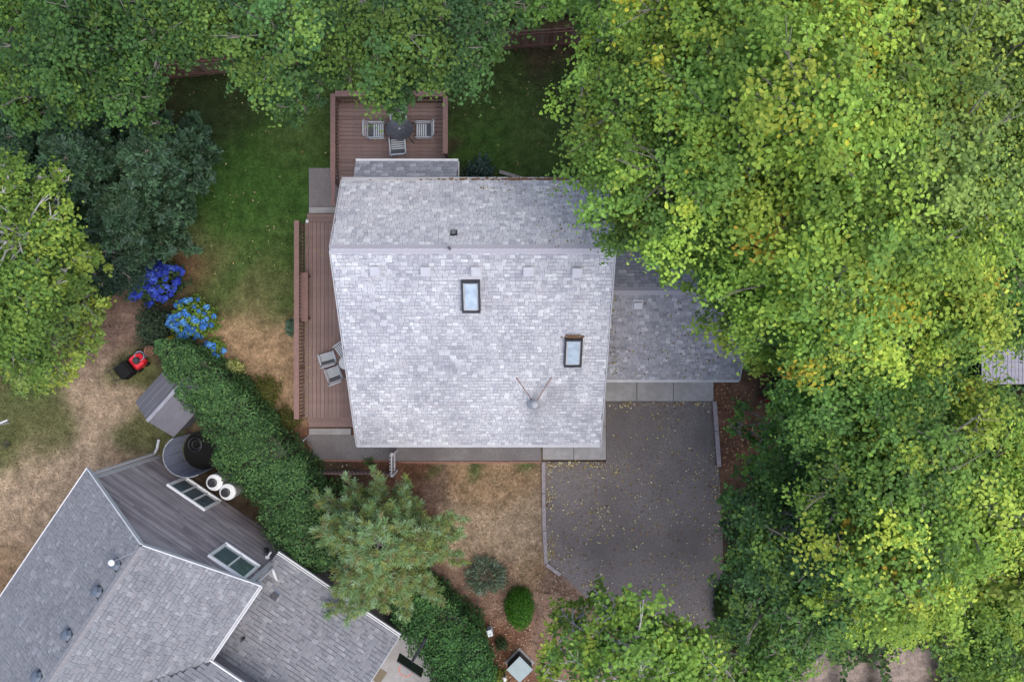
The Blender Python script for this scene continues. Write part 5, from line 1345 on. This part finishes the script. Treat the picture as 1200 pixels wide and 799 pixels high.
o = bpy.data.objects.new('undergrowth', leaf_mesh('undergrowth', np.column_stack([g, hh]), rng.normal(size=(n_, 3)) * .5 + np.array((0, 0, 1)), .16 * rng.uniform(.7, 1.3, n_), cl, M_leaf)); link(o)
tag(o, 'low leafy undergrowth beneath the trees', 'undergrowth', kind='stuff'); TRIS[0] += n_ * 4
LAWN = [([(200, 85), (600, 50), (700, 60), (700, 212), (540, 212), (528, 115), (392, 110), (392, 196), (360, 196), (343, 262), (343, 500), (300, 460), (255, 400), (225, 330), (200, 300)], 95000),
        ([(-60, 400), (120, 330), (170, 440), (190, 540), (110, 555), (-60, 800)], 50000), ([(470, 545), (635, 545), (635, 660), (690, 705), (600, 690), (500, 640)], 26000)]
g = scatter_poly(LAWN, 0); n_ = len(g)
cl = np.clip(ground_col(g[:, 0], g[:, 1]) * rng.uniform(.75, 1.6, (n_, 1)) * np.array((1.0, 1.08, .95)), 0, .5)
dirs = rng.normal(size=(n_, 3)) * .8 + np.array((0, 0, .7)); TV = NEED_V * np.array((1.6, 1, 1))
o = bpy.data.objects.new('grass', leaf_mesh('grass', np.column_stack([g, np.full(n_, .012)]), np.cross(dirs, rng.normal(size=(n_, 3))), rng.uniform(.04, .09, n_), cl, M_needle, TV, NEED_F, dirs=dirs)); link(o)
tag(o, 'short lawn grass, green in back and dry in front', 'grass', kind='stuff'); TRIS[0] += n_ * 2
def litter(name, label, polys, cols, size, z, cat='leaves'):
    g = scatter_poly(polys, 0)
    g = g[rng.random(len(g)) < .55 + .45 * np.sin(g[:, 0] * 1.9 + 1.7 * np.sin(g[:, 1] * 1.1)) * np.sin(g[:, 1] * 2.3 + 1.2 * np.sin(g[:, 0] * .9))]; n_ = len(g)
    cl = np.array(cols)[rng.integers(0, len(cols), n_)] * rng.uniform(.7, 1.2, (n_, 1))
    o = bpy.data.objects.new(name, leaf_mesh(name, np.column_stack([g, np.full(n_, z) + rng.uniform(0, .02, n_)]), rng.normal(size=(n_, 3)) * .2 + np.array((0, 0, 1)), size * rng.uniform(.5, 1.35, n_), cl, M_flower)); link(o)
    tag(o, label, cat, kind='stuff')
LC = [(.34, .28, .09), (.42, .38, .2), (.24, .15, .07), (.46, .42, .28), (.2, .1, .05), (.13, .08, .05)]
litter('fallen_leaves', 'yellow fallen leaves scattered over the driveway', [([(640, 541), (648, 541), (650, 655), (641, 655)], 330), ([(828, 472), (837, 472), (846, 620), (834, 620)], 260), ([(640, 541), (712, 541), (712, 547), (640, 547)], 160), ([(710, 471), (836, 471), (836, 476), (710, 476)], 110), ([(640, 645), (700, 712), (780, 760), (770, 720), (690, 670)], 380), ([(640, 543), (710, 543), (712, 472), (834, 472), (846, 620), (846, 690), (790, 760), (700, 712), (642, 660)], 2300), ([(640, 560), (710, 500), (780, 540), (700, 700), (642, 650)], 700)], LC, .06, .03)
litter('fallen_leaves', 'pale fallen leaves dotted on the back lawn', [(LAWN[0][0], 900)], [(.36, .34, .15), (.28, .28, .11), (.34, .24, .14), (.2, .12, .06)], .055, .06)
litter('fallen_leaves', 'tan and orange leaf litter in the front mulch bed', [([(505, 650), (560, 640), (640, 665), (700, 710), (650, 740), (630, 830), (560, 830), (575, 760)], 4200), ([(500, 560), (636, 545), (636, 660), (540, 660)], 300), ([(350, 500), (362, 540), (460, 545), (470, 575), (420, 580), (350, 560)], 300)],
       [(.3, .2, .13), (.36, .26, .18), (.22, .11, .06), (.28, .16, .09), (.15, .08, .05), (.4, .33, .24)], .055, .02)
litter('fallen_leaves', 'brown leaf litter on the bare bed east of the garage', [([(838, 450), (900, 430), (930, 560), (850, 560)], 700)], [(.3, .14, .07), (.2, .09, .05), (.34, .24, .14)], .07, .02)
def roof_litter(label, fn, rects, cols, size):
    pts = []
    for (x0, y0, x1, y1, k) in rects:
        for _ in range(k):
            c = fn(random.uniform(x0, x1), random.uniform(y0, y1)); pts.append((c.x, c.y, c.z + .04))
    pts = np.array(pts); n_ = len(pts); cl = np.array(cols)[rng.integers(0, len(cols), n_)] * rng.uniform(.6, 1.1, (n_, 1))
    o = bpy.data.objects.new('fallen_leaves', leaf_mesh('fallen_leaves', pts, rng.normal(size=(n_, 3)) * .25 + np.array((0, 0, 1)), size * rng.uniform(.5, 1.3, n_), cl, M_flower)); link(o)
    tag(o, label, 'leaves', kind='stuff')
roof_litter('few dry leaves caught on the garage roof', on_gar, [(714, 345, 830, 442, 70), (714, 345, 722, 442, 60), (780, 350, 850, 442, 90)], [(.25, .2, .08), (.2, .24, .08), (.14, .08, .05)], .06)
roof_litter('dry leaves on the back slope below the maple', on_back, [(620, 220, 702, 290, 60), (560, 216, 700, 226, 40)], [(.25, .2, .08), (.2, .24, .08), (.14, .08, .05)], .055)
roof_litter('dry leaves on the two decks', lambda x, y: P(x, y, DZ), [(398, 122, 520, 188, 60), (360, 265, 392, 480, 40), (358, 265, 364, 485, 50)], [(.3, .26, .1), (.2, .12, .06), (.26, .28, .1)], .05)
print('LEAF TRIS', TRIS[0])
